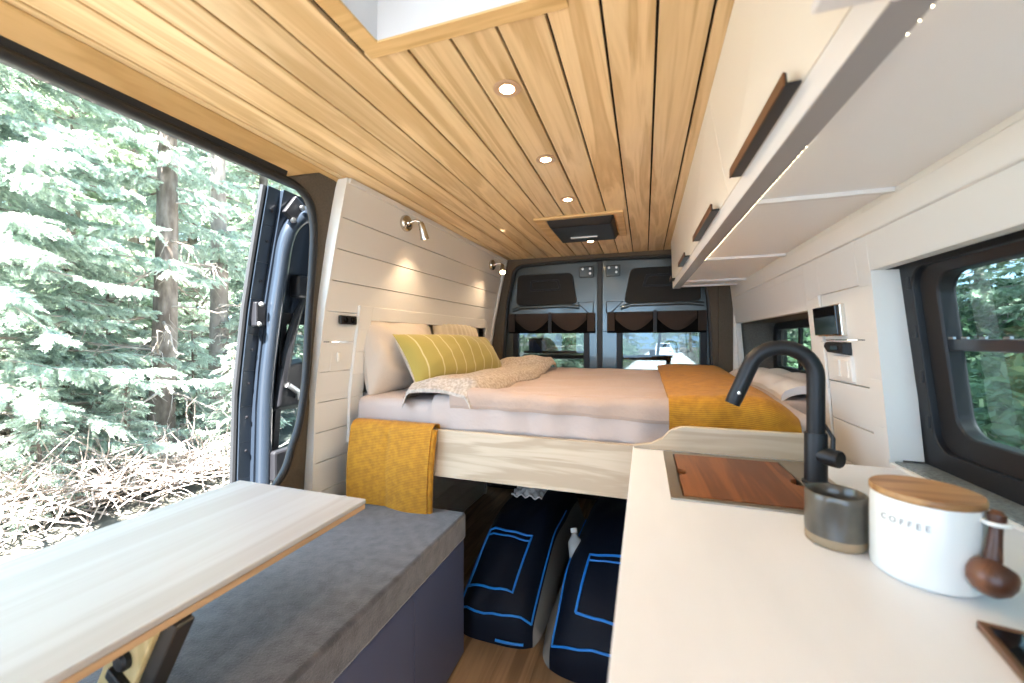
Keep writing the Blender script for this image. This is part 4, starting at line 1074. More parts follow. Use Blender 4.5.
# mustard throw folded over the rail above the bench
prof = []
for z in np.linspace(.564, .868, 26): prof.append((1.352 - .012 * math.sin((z - .57) / .33 * math.pi), z))
for a in np.linspace(0, 180, 12)[1:]: prof.append((1.384 - .032 * math.cos(R(a)), .870 + .024 * math.sin(R(a))))
prof = np.array(prof); nx = 46; P = np.zeros((nx, len(prof), 3))
for i in range(nx):
    s = i / (nx - 1)
    for j, (y, z) in enumerate(prof):
        hang = max(0, min(1, (.87 - z) / .30))
        x = lerp(-1.135 - .020 * hang, -.765 - .025 * hang, s)
        P[i, j] = (x, y - .007 * math.sin(s * 9 + 1) * hang - .010 * math.exp(-((s - .48) / .03) ** 2) * -.5 - .02 * hang * (s > .9) * 0, z + (.02 - .012 * s) * hang * 0 - .012 * s * hang)
U = P[:, :, 0].copy(); d_ = np.cumsum(np.r_[0, np.hypot(*np.diff(prof, axis=0).T)])[None, :] + 0 * U
t = thing('folded_throw', (-.97, 1.36, .56), 'folded mustard throw hanging over the birch rail down to the bench cushion', 'throw')
o = MB().shell(P, (0, -.010, 0)).build('front_layer', M['mustard'], t, True, angle=70); addUV(o, U, d_)
Q = P[:, :27].copy(); Q[:, :, 1] += .014; Q[:, :, 0] += .012; Q[:, :, 2] -= .004
o = MB().shell(Q, (0, -.009, 0)).build('back_layer', M['mustard'], t, True, angle=70); addUV(o, U[:, :27].copy(), d_[:, :27].copy())
fold = []
xe = P[-1]
for j in range(0, 27, 2): fold.append((xe[j, 0] + .004, xe[j, 1] + .006, xe[j, 2]))
fo_ = MB().tube(fold, .012, 10).build('fold_edge', M['mustard'], t, True)

# ---------------- gear bags under the bed
def bag(x0, x1, yf, label, seed, flap, skew):
    t = thing('gear_bag', ((x0 + x1) / 2, yf + .4, 0), label, 'gear bag', 'navy gear bags with blue piping under the bed')
    prof = [(0, .0), (.0, .06), (.015, .125), (.10, .21), (.22, .31), (.34, .37), (.50, .40), (.72, .40), (.86, .36), (.93, .22), (.95, .0)]
    prof = catmull([(a, 0, b_) for a, b_ in prof], 5); prof = np.array([(p[0], p[2]) for p in prof])
    s = np.r_[0, np.cumsum(np.hypot(*np.diff(prof, axis=0).T))]; s /= s[-1]
    def surf(u, v, off=0):   # u across 0..1, v along profile 0..1
        y = np.interp(v, s, prof[:, 0]); z = np.interp(v, s, prof[:, 1])
        e = abs(2 * u - 1)
        k = (1 - e ** 5) 
        x = lerp(x0, x1, u) + skew * y
        wob = .007 * math.sin(u * 7 + v * 17 + seed) + .003 * math.sin(u * 19 - v * 31 + seed)
        zz_ = z * (1 - .30 * e ** 6) + wob * (z > .02) + off
        yy = yf + y + .03 * e ** 4 - (off if v < .12 else off * .5)
        return (x, yy, max(.001, zz_))
    nu, nv = 34, 60
    P = np.array([[surf(i / (nu - 1), j / (nv - 1)) for j in range(nv)] for i in range(nu)])
    b = MB(); b.grid(P[::-1])
    b.build('body', M['bag'], t, True, angle=80)
    for side, col in ((0, 'bagside'), (1, 'bagside')):
        rowtop = P[0 if side == 0 else -1]
        S_ = np.stack([rowtop, np.stack([rowtop[:, 0] + (-.045 if side == 0 else .045) * np.sin(np.clip(rowtop[:, 2] / .35, 0, 1) * math.pi), rowtop[:, 1], rowtop[:, 2] * .5], -1),
                       np.stack([rowtop[:, 0] + (.01 if side == 0 else -.01), rowtop[:, 1], rowtop[:, 2] * 0 + .001], -1)])
        MB().grid(S_ if side else S_[::-1]).build('side_panel', M['bagside'], t, True, angle=80)
    def pipe(uv, r=.0045, closed=False, nm='piping'):
        pts = []
        for k in range(len(uv) - 1):
            for q_ in range(8):
                u = lerp(uv[k][0], uv[k + 1][0], q_ / 8); v = lerp(uv[k][1], uv[k + 1][1], q_ / 8); pts.append(surf(u, v, .004))
        pts.append(surf(uv[-1][0], uv[-1][1], .004))
        MB().tube(pts, r, 8).build(nm, M['piping'], t, True)
    v1 = .080
    pipe([(.02, v1), (.98, v1)]); pipe([(.98, v1), (.985, .30), (.98, .55)], .004); pipe([(.02, v1), (.015, .30), (.02, .55)], .004)
    pipe(flap, .005, nm='flap_piping')
    f0, f1 = flap[2], flap[3] if len(flap) > 3 else flap[-1]
    pipe([(flap[1][0], flap[1][1] - .018), (flap[2][0], flap[2][1] - .018)], .004, nm='flap_piping')
    pipe([(.55, .012), (.90, .012)], .005, nm='hem_piping')
    return t
bag(-.745, -.42, 1.50, 'navy gear bag with blue piping beside the bench, left of the two', 1, [(.04, .145), (.14, .305), (.76, .31), (.70, .135), (.04, .145)], .05)
bag(-.335, .08, 1.42, 'navy gear bag with blue piping half hidden by the galley cabinet', 3, [(.20, .150), (.24, .31), (.86, .325), (.86, .138), (.20, .150)], .08)
t = thing('water_bottle', (-.285, 1.775, .20), 'cloudy clear plastic bottle lying between the two gear bags', 'bottle')
T = Matrix.Translation((-.285, 1.765, .285)) @ Matrix.Rotation(R(-28), 4, 'X') @ Matrix.Rotation(R(-12), 4, 'Y')
MB().lathe([(.001, 0), (.030, .002), (.034, .01), (.034, .05), (.030, .058), (.034, .066), (.034, .14), (.014, .165), (.012, .175), (.001, .176)], 20, T @ Matrix.Translation((0, 0, -.1))).build('body', M['bottle'], t, True)
MB().lathe([(.001, .176), (.015, .177), (.015, .195), (.001, .197)], 16, T @ Matrix.Translation((0, 0, -.1))).build('cap', M['plastic_white'], t, True)

n1 = 16; P = np.zeros((n1, n1, 3))
for i in range(n1):
    for j in range(n1):
        u, w_ = i / (n1 - 1) - .5, j / (n1 - 1) - .5
        P[i, j] = (-.57 + u * .16, 2.02 + w_ * .14, .425 + .035 * math.exp(-(u * u + w_ * w_) * 9) + .010 * math.sin(u * 21 + 2) * math.sin(w_ * 17))
o = MB().shell(P, (0, 0, -.006)).build('cloth', M['whitequilt'], smooth=True); tag(o, 'small crumpled white cloth lying on the left gear bag', 'cloth')

# ---------------- rear doors
S(MB().box(-1.36, .90, 3.10, 3.13, -.1, .84).build('wall_rear', M['black']))
# felt surround with arched opening
def arch_in(y):
    P = [(-1.105, .80), (-1.085, 1.0), (-1.045, 1.50), (-.995, 1.73)]
    for k in range(1, 6):
        a = R(180 - 90 * k / 6); P.append((-.90 + .095 * math.cos(a), 1.725 + .085 * math.sin(a)))
    P += [(-.88, 1.812), (-.6, 1.822), (-.32, 1.825), (-.05, 1.822), (.26, 1.812)]
    for k in range(1, 6):
        a = R(90 - 90 * k / 6); P.append((.28 + .095 * math.cos(a), 1.725 + .085 * math.sin(a)))
    P += [(.375, 1.73), (.42, 1.50), (.445, 1.0), (.455, .80)]
    return [(x, y, z) for x, z in P]
def arch_out(y):
    I = arch_in(y); O = []
    for (x, _, z) in I:
        d = Vector((x + .32, 0, z - 1.2))
        if z < 1.72: O.append((-1.25 if x < 0 else .80, y, z))
        else: O.append((max(-1.25, min(.80, x * 1.0 + (-.25 if x < -.9 else .35 if x > .3 else 0))), y, 1.862))
    return O
A, B_ = arch_in(2.985), arch_out(2.985); A2, B2 = arch_in(3.045), arch_out(3.045)
n = len(A); b = MB(); F = []
for i in range(n - 1):
    j = i + 1
    F += [(i, j, n + j, n + i), (2 * n + i, 3 * n + i, 3 * n + j, 2 * n + j), (i, 2 * n + i, 2 * n + j, j)]
b.add(A + B_ + A2 + B2, F); S(b.build('wall_back', M['felt'], smooth=True))
S(MB().tube([tuple(p) for p in catmull(arch_in(3.03), 3)], .016, 8).build('trim_6', M['rubber'], smooth=True))
b = MB(); b.box(.47, .82, 2.97, 2.985, .86, 1.86); S(b.build('wall_back_right', M['felt']))
S(MB().box(XR(1.2) - .02, XR(1.2) + .01, 2.945, 2.968, .86, 1.55).build('trim_7', M['white'], bevel=.003))

def rpoly(P, rad, n=5):
    out = []
    for i in range(len(P)):
        p0, p, p1 = np.array(P[i - 1]), np.array(P[i]), np.array(P[(i + 1) % len(P)])
        a = p + (p0 - p) / np.linalg.norm(p0 - p) * rad; b_ = p + (p1 - p) / np.linalg.norm(p1 - p) * rad
        for k in range(n + 1):
            t_ = k / n; out.append(tuple((1 - t_) ** 2 * a + 2 * t_ * (1 - t_) * p + t_ * t_ * b_))
    return out
def rear_door(name, xo_t, xo_b, xi, g0, g1, mirror, pad, hinge_x):
    d = thing(name, ((xo_b + xi) / 2, 3.07, .05), None, None, kind='structure')
    y0, y1 = 3.055, 3.10
    b = MB()
    def xo_(z): return lerp(xo_b, xo_t, (z - .9) / .93)
    def pc(xa0, xb0, z0, xa1, xb1, z1):
        b.hexa([(xa0, y0, z0), (xb0, y0, z0), (xb0, y1, z0), (xa0, y1, z0), (xa1, y0, z1), (xb1, y0, z1), (xb1, y1, z1), (xa1, y1, z1)])
    # top field, stiles, bottom
    pc(xo_(1.285), xi, 1.285, xo_(1.84), xi, 1.84)
    pc(xo_(.9), g0 if not mirror else g1, .9, xo_(1.285), g0 if not mirror else g1, 1.285)
    pc(g1 if not mirror else g0, xi, .9, g1 if not mirror else g0, xi, 1.285)
    pc(xo_(.1), xi, .1, xo_(.9), xi, .9)
    b.build('inner_skin', M['doormetal'], d, bevel=.003)
    fr = MB(); fr.ring([(g0 - .03, y0 - .012, .90), (g1 + .03, y0 - .012, .90), (g1 + .03, y0 - .012, 1.30), (g0 - .03, y0 - .012, 1.30)], [(g0 + .012, y0 - .012, .93), (g1 - .012, y0 - .012, .93), (g1 - .012, y0 - .012, 1.276), (g0 + .012, y0 - .012, 1.276)],
                       [(g0 - .03, y0, .90), (g1 + .03, y0, .90), (g1 + .03, y0, 1.30), (g0 - .03, y0, 1.30)], [(g0 + .012, y1, .93), (g1 - .012, y1, .93), (g1 - .012, y1, 1.276), (g0 + .012, y1, 1.276)])
    wf = fr.build('window_frame', M['black'], d, bevel=.004)
    MB().box(g0, g1, 3.082, 3.086, .90, 1.285).build('pane', M['glass_rear'], wf)
    # trim pad with raised oblong
    P = pad; cxp = sum(p[0] for p in P) / len(P); czp = sum(p[1] for p in P) / len(P)
    pb = MB(); pb.prism([(x, y0 - .014, z) for x, z in P], [(x, y0 + .002, z) for x, z in P])
    po = pb.build('trim_pad', M['pad'], d, bevel=.006, seg=2)
    rp_ = [(lerp(cxp, x, .52), lerp(czp, z, .36)) for x, z in P]
    ri_ = [(lerp(cxp, x, .44), lerp(czp, z, .24)) for x, z in P]
    MB().ring([(x, y0 - .020, z + .03) for x, z in rp_], [(x, y0 - .020, z + .03) for x, z in ri_], [(x, y0 - .013, z + .03) for x, z in rp_], [(x, y0 - .013, z + .03) for x, z in ri_]).build('grip_recess', M['black'], po, bevel=.003)
    # embossed rib below the pad
    xa, xb = (min(p[0] for p in P) - .01, max(p[0] for p in P) + .02)
    MB().tube([(xa - .02, y0, 1.455), (xa + .05, y0 - .004, 1.478), (xb - .1, y0 - .004, 1.482), (xb, y0, 1.47)], .016, 10).build('rib', M['doormetal'], d, True)
    s = 1 if not mirror else -1
    tri = [(xi - s * .15, 1.505), (xi - s * .03, 1.508), (xi - s * .03, 1.42), (xi - s * .06, 1.42)]
    MB().tube([(x, y0 - .002, z) for x, z in tri], .005, 8, True).build('stamped_rib', M['rubber'], d, True)
    # upper catch
    ck = MB().box(min(hinge_x), max(hinge_x), y0 - .022, y0 + .001, 1.69, 1.775).build('catch', M['doormetal'], d, bevel=.008, seg=2)
    bk = MB()
    for fx, fz in ((.25, 1.755), (.75, 1.755), (.75, 1.72)):
        bk.lathe([(.001, 0), (.009, 0), (.009, .006), (.001, .008)], 10, Matrix.Translation((lerp(hinge_x[0], hinge_x[1], fx), y0 - .022, fz)) @ Matrix.Rotation(R(90), 4, 'X'))
    bk.build('bolt', M['bolt'], ck, True)
    return d
rear_door('door_1', -1.12, -1.20, -.338, -.972, -.425, False, rpoly([(-.975, 1.495), (-.485, 1.495), (-.525, 1.735), (-.96, 1.735)], .04), (-.47, -.36))
rear_door('door_2', .52, .58, -.300, -.166, .379, True, rpoly([(-.145, 1.49), (.375, 1.49), (.35, 1.745), (-.095, 1.745)], .04), (-.275, -.17))
S(MB().box(-.337, -.301, 3.05, 3.08, .1, 1.83).build('trim_8', M['rubber'], bevel=.004))
# gathered shades rolled up over the rear windows
def rshade(x0, x1, label):
    t = thing('window_shade', ((x0 + x1) / 2, 3.03, 1.27), label, 'window shade', 'brown gathered shades on the rear doors')
    n1, n2 = 50, 14; P = np.zeros((n1, n2, 3))
    for i in range(n1):
        u = i / (n1 - 1)
        for j in range(n2):
            v_ = j / (n2 - 1)
            z = lerp(1.425, 1.272, v_); y = 3.034 - .012 * math.sin(v_ * math.pi) - .005 * math.sin(u * 30) * math.sin(v_ * 5)
            P[i, j] = (lerp(x0, x1, u), y, z)
    MB().shell(P, (0, .010, 0)).build('hanging', M['darkcloth'], t, True, angle=70)
    for h0, h1 in ((.09, .475), (.525, .91)):
        G = np.zeros((24, 10, 3))
        for i in range(24):
            u = i / 23
            depth = .105 * (1 - (1 - (2 * abs(u - (.95 if h0 < .3 else .05))) / 2) ** 2 * 0) 
            lowz = 1.405 - .115 * math.sin(math.pi * (.12 + .76 * u)) ** 1.2
            for j in range(10):
                v_ = j / 9
                z = lerp(1.425, lowz, v_)
                G[i, j] = (lerp(lerp(x0, x1, h0), lerp(x0, x1, h1), u), 3.019 - .010 * math.sin(v_ * math.pi) , z)
        MB().shell(G, (0, .006, 0)).build('swag', M['shade'], t, True, angle=70)
    for u in (.04, .96):
        MB().box(lerp(x0, x1, u) - .027, lerp(x0, x1, u) + .027, 3.015, 3.022, 1.285, 1.425).build('side_band', M['shade'], t, bevel=.003)
    MB().box(lerp(x0, x1, .5) - .012, lerp(x0, x1, .5) + .012, 3.006, 3.014, 1.275, 1.435).build('centre_strap', M['black'], t, bevel=.002)
    return t
rshade(-1.03, -.352, 'gathered brown shade over the rear left door window')
rshade(-.262, .405, 'gathered brown shade over the rear right door window')

# ---------------- outside: rack and carrier behind the rear doors
t = thing('rear_rack', (-.3, 3.45, .55), 'black bar of a cargo rack across the outside of the rear doors', 'cargo rack')
MB().tube([(-1.02, 3.42, 1.075), (.20, 3.42, 1.075)], .020, 12).build('bar', M['black'], t, True)
MB().tube([(-1.02, 3.42, 1.115), (-.38, 3.42, 1.115)], .012, 12).build('bar', M['black'], t, True)
MB().box(-.06, .20, 3.40, 3.44, 1.06, 1.10).build('clamp_block', M['black'], t, bevel=.006)
MB().lathe([(.001, 0), (.022, 0), (.022, .05), (.001, .052)], 14, Matrix.Translation((.06, 3.395, 1.09))).build('knob', M['black'], t, True)
MB().tube([(.10, 3.42, 1.10), (.12, 3.43, 1.28)], .011, 10).build('post', M['black'], t, True)
for x in (-.98, -.36, .18): MB().tube([(x, 3.42, 1.075), (x, 3.42, .55), (x, 3.12, .55)], .018, 10).build('upright', M['black'], t, True)
t = thing('cargo_box', (-.90, 3.5, .9), 'dark grey cargo box outside the rear left window', 'box')
MB().box(-.985, -.865, 3.45, 3.60, 1.10, 1.22).build('body', M['slate'], t, bevel=.01); MB().box(-.99, -.86, 3.445, 3.605, 1.2205, 1.235).build('lid', M['black'], t, bevel=.004)

# ---------------- the ground, road and forest
GZ = -.65
def gheight(x, y):
    h = GZ + 0 * x
    h = h + np.clip(x - 3.4, 0, 60) * .42 * (1 - .85 * np.clip((y - 9) / 8, 0, 1))     # bank on the right
    h = h + np.clip(-x - 3.2, 0, 60) * .10
    h = h + .06 * smoothnoise(x * 1.1, y * 1.1, 4) * np.clip(np.abs(x) / 3 - .6, 0, 1)
    return h
def gh(x, y): return float(gheight(np.array([float(x)]), np.array([float(y)]))[0])
gx = np.linspace(-40, 40, 130); gy = np.linspace(-12, 90, 130)
GX, GY = np.meshgrid(gx, gy, indexing='ij')
S(MB().grid(np.stack([GX, GY, gheight(GX, GY)], -1)[:, ::1]).build('ground', M['duff'], smooth=True))
# winding road behind the van
rows = []
for y in np.linspace(2.5, 75, 60):
    cx = -.1 + .045 * y
    rows.append([(cx - 2.3, y, GZ + .02), (cx - 1.1, y, GZ + .04), (cx, y, GZ + .05), (cx + 1.1, y, GZ + .04), (cx + 2.3, y, GZ + .02)])
rows = np.array(rows)
for i in range(len(rows)):
    for j in range(5): rows[i, j, 2] = max(rows[i, j, 2], gh(rows[i, j, 0], rows[i, j, 1]) + .03)
S(MB().grid(rows).build('road', M['road'], smooth=True))

# needles as real small blades along drooping sprays
def conifer(name, label, seed, height, r0, z_fol, z_dead, spread, nbr, mat, bark, dens=1.0, coarse=1.0, zmax=None, side=None, group=None):
    r = np.random.default_rng(seed)
    t = thing(name, (0, 0, 0), label, 'tree', group)
    pts = []; rad = []
    lean = r.normal(0, .012, 2)
    for k in range(15):
        f = k / 14; pts.append((lean[0] * f * height + .02 * math.sin(f * 9 + seed), lean[1] * f * height + .02 * math.cos(f * 7 + seed), f * height - .25)); rad.append(r0 * (1 - f) ** .8 * (1 + .25 * max(0, 1 - f * 14)) + .012)
    MB().tube(pts, rad, 14).build('trunk', bark, t, True)
    br = MB(); NV = []; zt = zmax or height
    # dead lower branches
    for k in range(int(26 * dens) if z_dead < z_fol else 0):
        z = r.uniform(z_dead, z_fol + .6); a = r.uniform(0, 6.28); L_ = r.uniform(.35, 1.0) * spread * .8
        d = np.array([math.cos(a), math.sin(a), r.uniform(-.35, .05)]); p = np.array([lean[0] * z, lean[1] * z, z]); P = [p]
        for s in range(5):
            d = d + r.normal(0, .12, 3); d[2] -= .03; d = d / np.linalg.norm(d); p = p + d * L_ / 5; P.append(p)
        br.tube([tuple(q) for q in P], [.016 * (1 - i / 6) + .003 for i in range(6)], 5)
        for s in range(9):
            i = r.integers(1, 6); q = P[i]; dd = d + r.normal(0, .7, 3); dd[2] -= .35; dd /= np.linalg.norm(dd); l2 = r.uniform(.12, .38)
            m = q + dd * l2 * .5 + r.normal(0, .03, 3)
            br.tube([tuple(q), tuple(m), tuple(q + dd * l2 + np.array([0, 0, -.04]))], [.006, .004, .002], 4)
    for k in range(nbr):
        f = r.uniform(0, 1) ** .85; z = z_fol + (zt - z_fol) * f
        a = r.uniform(0, 6.28)
        if side is not None and r.uniform() < .65: a = side + r.normal(0, .8)
        L_ = spread * (1 - .80 * (z / height)) * r.uniform(.7, 1.1)
        d = np.array([math.cos(a), math.sin(a), r.uniform(-.05, .25)]); p = np.array([lean[0] * z, lean[1] * z, z]); ns = 9; P = [p]; D = []
        for s in range(ns):
            d = d + np.array([0, 0, -.055 if s < 6 else .05]) + r.normal(0, .035, 3); d = d / np.linalg.norm(d); p = p + d * L_ / ns; P.append(p); D.append(d)
        br.tube([tuple(q) for q in P], [.014 * (1 - i / (ns + 1)) + .003 for i in range(ns + 1)], 5)
        # twigs: both sides, hanging
        sidev = np.cross(D[3], [0, 0, 1.]); sidev /= np.linalg.norm(sidev) + 1e-9
        ntw = max(10, int(L_ * 44 * dens / coarse))
        tt = r.uniform(.12, 1.0, ntw) * ns; ii = np.minimum(tt.astype(int), ns - 1); ft = (tt - ii)[:, None]
        PP = np.array(P); base = PP[ii] * (1 - ft) + PP[ii + 1] * ft
        sg = np.where(r.uniform(size=ntw) < .5, -1, 1)[:, None]
        td = np.array(D)[ii] * .75 + sidev * sg * r.uniform(.3, 1.1, (ntw, 1)) + np.stack([0 * tt, 0 * tt, r.uniform(-.75, .1, ntw)], -1)
        td /= np.linalg.norm(td, axis=1)[:, None]
        tl = (r.uniform(.14, .34, ntw) * (1.15 - tt / ns * .6))
        nn = int(18 / coarse ** .5)
        for m in range(nn):
            f_ = (m + .5) / nn
            c = base + td * (tl * f_)[:, None]; c[:, 2] -= .10 * f_ * f_ * tl
            nd = r.normal(0, 1, (ntw, 3)); nd -= (nd * td).sum(1)[:, None] * td; nd /= np.linalg.norm(nd, axis=1)[:, None] + 1e-9
            nl = (.042 * coarse * (1.1 - .4 * f_))
            tip = c + (nd * .75 + td * .65) * nl
            wv = np.cross(nd, td) * .0075 * coarse
            NV.append(np.stack([c - wv - nd * .0, c + wv, tip, ], 1))
            tip2 = c + (-nd * .75 + td * .65) * nl
            NV.append(np.stack([c - wv, c + wv, tip2], 1))
    br.build('branches', M['twig'], t)
    if NV:
        A = np.concatenate(NV).reshape(-1, 3); nf = len(A) // 3
        me = bpy.data.meshes.new('needles'); me.vertices.add(len(A)); me.vertices.foreach_set('co', A.reshape(-1))
        me.loops.add(len(A)); me.loops.foreach_set('vertex_index', np.arange(len(A), dtype=np.int32))
        me.polygons.add(nf); me.polygons.foreach_set('loop_start', np.arange(0, len(A), 3, dtype=np.int32))
        me.materials.append(mat); me.update(calc_edges=True); me.validate()
        o = bpy.data.objects.new('needles', me); C.objects.link(o); o.parent = t; o['kind'] = 'stuff'
    return t
def put(t, px, D):
    k = (px - 512) / 400
    x, y = D * (k * .949 - .3145), D * (k * .3145 + .949)
    t.location = (x, y, gh(x, y)); return t
ta = put(conifer('spruce_tree', 'dark brown spruce trunk with bare lower twigs straight out of the sliding door', 11, 10, .135, 2.6, .3, 1.35, 80, M['needle'], M['bark'], 1.0, 1.0, 7.5), 160, 5.0)
tb = put(conifer('spruce_tree', 'paler spruce trunk standing just left of the sliding door frame', 12, 10, .135, 2.2, .3, 1.35, 90, M['needle'], M['barkpale'], .8, 1.1, 7.5), 216, 6.2)
tc_ = put(conifer('spruce_tree', 'bushy pale spruce filling the far left of the door opening', 13, 8, .12, .5, .2, 2.1, 250, M['needle'], M['bark'], 1.0, 1.0, 6.2), -25, 4.0)
td_ = put(conifer('spruce_tree', 'full leafy spruce between the left edge and the brown trunk', 14, 9, .09, .6, .2, 1.7, 210, M['needle2'], M['bark'], .9, 1.2, 7.5), 78, 6.4)
te = put(conifer('spruce_tree', 'slim spruce with bluish boughs beside the open sliding door', 15, 9, .10, 1.2, .3, 1.4, 140, M['needle'], M['bark'], .8, 1.2, 7.5), 268, 7.2)
yp = conifer('young_spruce', 'young pale spruce growing low among the trunks outside the sliding door', 21, 3.4, .035, .15, .1, 1.05, 95, M['needle'], M['bark'], 1.0, 1.0, 3.3, group='young spruces outside the sliding door')
for i, (px, D, sc) in enumerate(((62, 4.6, .8), (110, 5.6, .85), (128, 4.4, .42), (190, 5.4, .55), (235, 5.2, .5), (0, 5.4, 1.0), (250, 6.6, .8), (200, 7.6, 1.0), (148, 7.0, .9), (40, 3.7, .4))):
    k = (px - 512) / 400; x, y = D * (k * .949 - .3145), D * (k * .3145 + .949)
    if i == 0: yp.location = (x, y, gh(x, y)); yp.scale = (sc,) * 3
    else: dup(yp, (x, y, gh(x, y)), i * 1.9, sc)
# background trees share meshes
far = [(40, 8), (130, 8.6), (20, 9), (110, 9.5), (190, 10), (245, 11), (60, 12.5), (150, 13), (215, 14), (-60, 8), (285, 10), (300, 15), (-120, 6)]
proto = [conifer('forest_spruce', 'green spruce in the forest beyond the front row of trees', 16, 10, .12, .5, .2, 1.8, 200, M['needle2'], M['bark'], .6, 1.9, 9.5, group='spruces in the background forest'),
         conifer('forest_spruce', 'green spruce in the forest beyond the front row of trees', 17, 10, .11, .8, .2, 1.6, 180, M['needle2'], M['bark'], .6, 1.9, 9.5, group='spruces in the background forest')]
first = [True, True]
def plant(x, y, i, rot, sc):
    global proto
    j = i % 2
    loc = (x, y, gh(x, y))
    if first[j]:
        first[j] = False; proto[j].location = loc; proto[j].rotation_euler = (0, 0, rot); proto[j].scale = (sc,) * 3
    else: dup(proto[j], loc, rot, sc)
i = 0
for px, D in far:
    k = (px - 512) / 400
    plant(D * (k * .949 - .3145), D * (k * .3145 + .949), i, i * 1.3, .95 + .1 * (i % 3)); i += 1
# right bank and behind; last few are unseen spruces added to block sun
for x, y in ((5.6, 6.6), (6.6, 9.2), (7.8, 7.2), (8.5, 11), (5.4, 11.5), (9.5, 9), (6.2, 3.8), (5.8, 15), (9, 15), (6.8, 21), (8.5, 27), (11, 36), (12.5, 42), (-3.2, 13), (-4.6, 18), (-3.4, 23), (-5.2, 28), (-3.2, 34), (-2.2, 40), (-2, 50), (2.2, 56), (6, 60), (-6, 10), (-7.5, 15), (10, 54), (3, 66), (14, 50), (-5, 46), (3.0, -1.3), (3.7, .5), (5.2, -1.2), (4.4, 2.0)):
    plant(x, y, i, i * 1.7, 1.0 + .15 * (i % 3) + (.3 if y > 25 else 0)); i += 1
# leafy shrubs on the bank
def shrub(seed, rx, rz, nleaf):
    r = np.random.default_rng(seed)
    t = thing('forest_shrub', (0, 0, 0), 'leafy green shrub on the bank outside the galley window', 'shrub', 'shrubs in the forest undergrowth')
    b = MB()
    tips = []
    for k in range(14):
        a = r.uniform(0, 6.28); e = r.uniform(.3, 1.3); p = np.array([0, 0, 0.]); d = np.array([math.cos(a) * math.cos(e), math.sin(a) * math.cos(e), math.sin(e)]); P = [p]
        for s in range(4):
            d = d + r.normal(0, .15, 3); d /= np.linalg.norm(d); p = p + d * rz * .28; P.append(p)
        b.tube([tuple(q) for q in P], [.012, .010, .008, .005, .003], 5); tips += P[1:]
    b.build('stems', M['twig'], t)
    tips = np.array(tips); c = tips[r.integers(0, len(tips), nleaf)] + r.normal(0, 1, (nleaf, 3)) * np.array([rx, rx, rz]) * .22
    c[:, 2] = np.maximum(c[:, 2], .02)
    u = r.normal(0, 1, (nleaf, 3)); u[:, 2] *= .5; u /= np.linalg.norm(u, axis=1)[:, None]; w = np.cross(u, r.normal(0, 1, (nleaf, 3))); w /= np.linalg.norm(w, axis=1)[:, None]
    l = r.uniform(.03, .065, (nleaf, 1)); A = np.stack([c - u * l, c + w * l * .45, c + u * l, c - w * l * .45], 1).reshape(-1, 3)
    me = bpy.data.meshes.new('leaves'); me.vertices.add(len(A)); me.vertices.foreach_set('co', A.reshape(-1)); me.loops.add(len(A)); me.loops.foreach_set('vertex_index', np.arange(len(A), dtype=np.int32))
    me.polygons.add(nleaf); me.polygons.foreach_set('loop_start', np.arange(0, len(A), 4, dtype=np.int32)); me.materials.append(M['leaf']); me.update(calc_edges=True); me.validate()
    o = bpy.data.objects.new('leaves', me); C.objects.link(o); o.parent = t; o['kind'] = 'stuff'
    return t
s0 = shrub(5, .8, .9, 5200); s0.location = (4.2, 6.0, gh(4.2, 6.0))
rs = np.random.default_rng(3)
sh = []
for k in range(46):
    y = rs.uniform(3.6, 12); x = rs.uniform(3.2, 3.4 + y * .55); sh.append((x, y))
for k in range(16):
    y = rs.uniform(9, 40); x = -.1 + .045 * y + (4.4 if k % 2 else -4.4) + rs.uniform(-.4, .6); sh.append((x, y))
for k, (x, y) in enumerate(sh):
    dup(s0, (x, y, gh(x, y) - .05), k * 2.1, rs.uniform(.7, 1.5) if y < 14 else 1.8, label=None if k < 46 else ('leafy shrub beside the road seen through the rear windows' if k < 62 else 'low leafy shrub among the spruce trunks'))
# fallen log on the bank
o = MB().tube([(4.6, 8.6, gh(4.6, 8.6) + .12), (5.4, 8.0, gh(5.4, 8.0) + .14), (6.4, 7.2, gh(6.4, 7.2) + .12)], [.12, .11, .09], 10).build('fallen_log', M['bark'], smooth=True); tag(o, 'fallen dark log on the bank outside the galley window', 'log')
# dead white brushwood at lower left outside the door
def brush(x, y, seed):
    r = np.random.default_rng(seed); b = MB(); z0 = gh(x, y)
    for k in range(190):
        p = np.array([x, y, z0]) + r.normal(0, .30, 3) * np.array([1, 1, .35]) + np.array([0, 0, .22]); d = r.normal(0, 1, 3); d[2] = abs(d[2]) * .5 - .1; d /= np.linalg.norm(d); P = [p]
        for s in range(4):
            d = d + r.normal(0, .2, 3); d /= np.linalg.norm(d); p = p + d * r.uniform(.08, .2); P.append(p)
        b.tube([tuple(q) for q in P], [.008, .007, .005, .004, .002], 4)
    return b
for i, (px, D, lab) in enumerate(((12, 3.5, 'tangle of dead grey brushwood at the lower left outside the door'), (75, 3.9, 'heap of pale dead twigs in front of the young spruces'), (128, 4.2, 'dry twig litter at the foot of the brown trunk'), (195, 4.6, 'dry branches on the ground between the two trunks'))):
    k = (px - 512) / 400
    o = brush(D * (k * .949 - .3145), D * (k * .3145 + .949), 3 + i).build('brushwood', M['twig']); tag(o, lab, 'brushwood', kind='stuff')
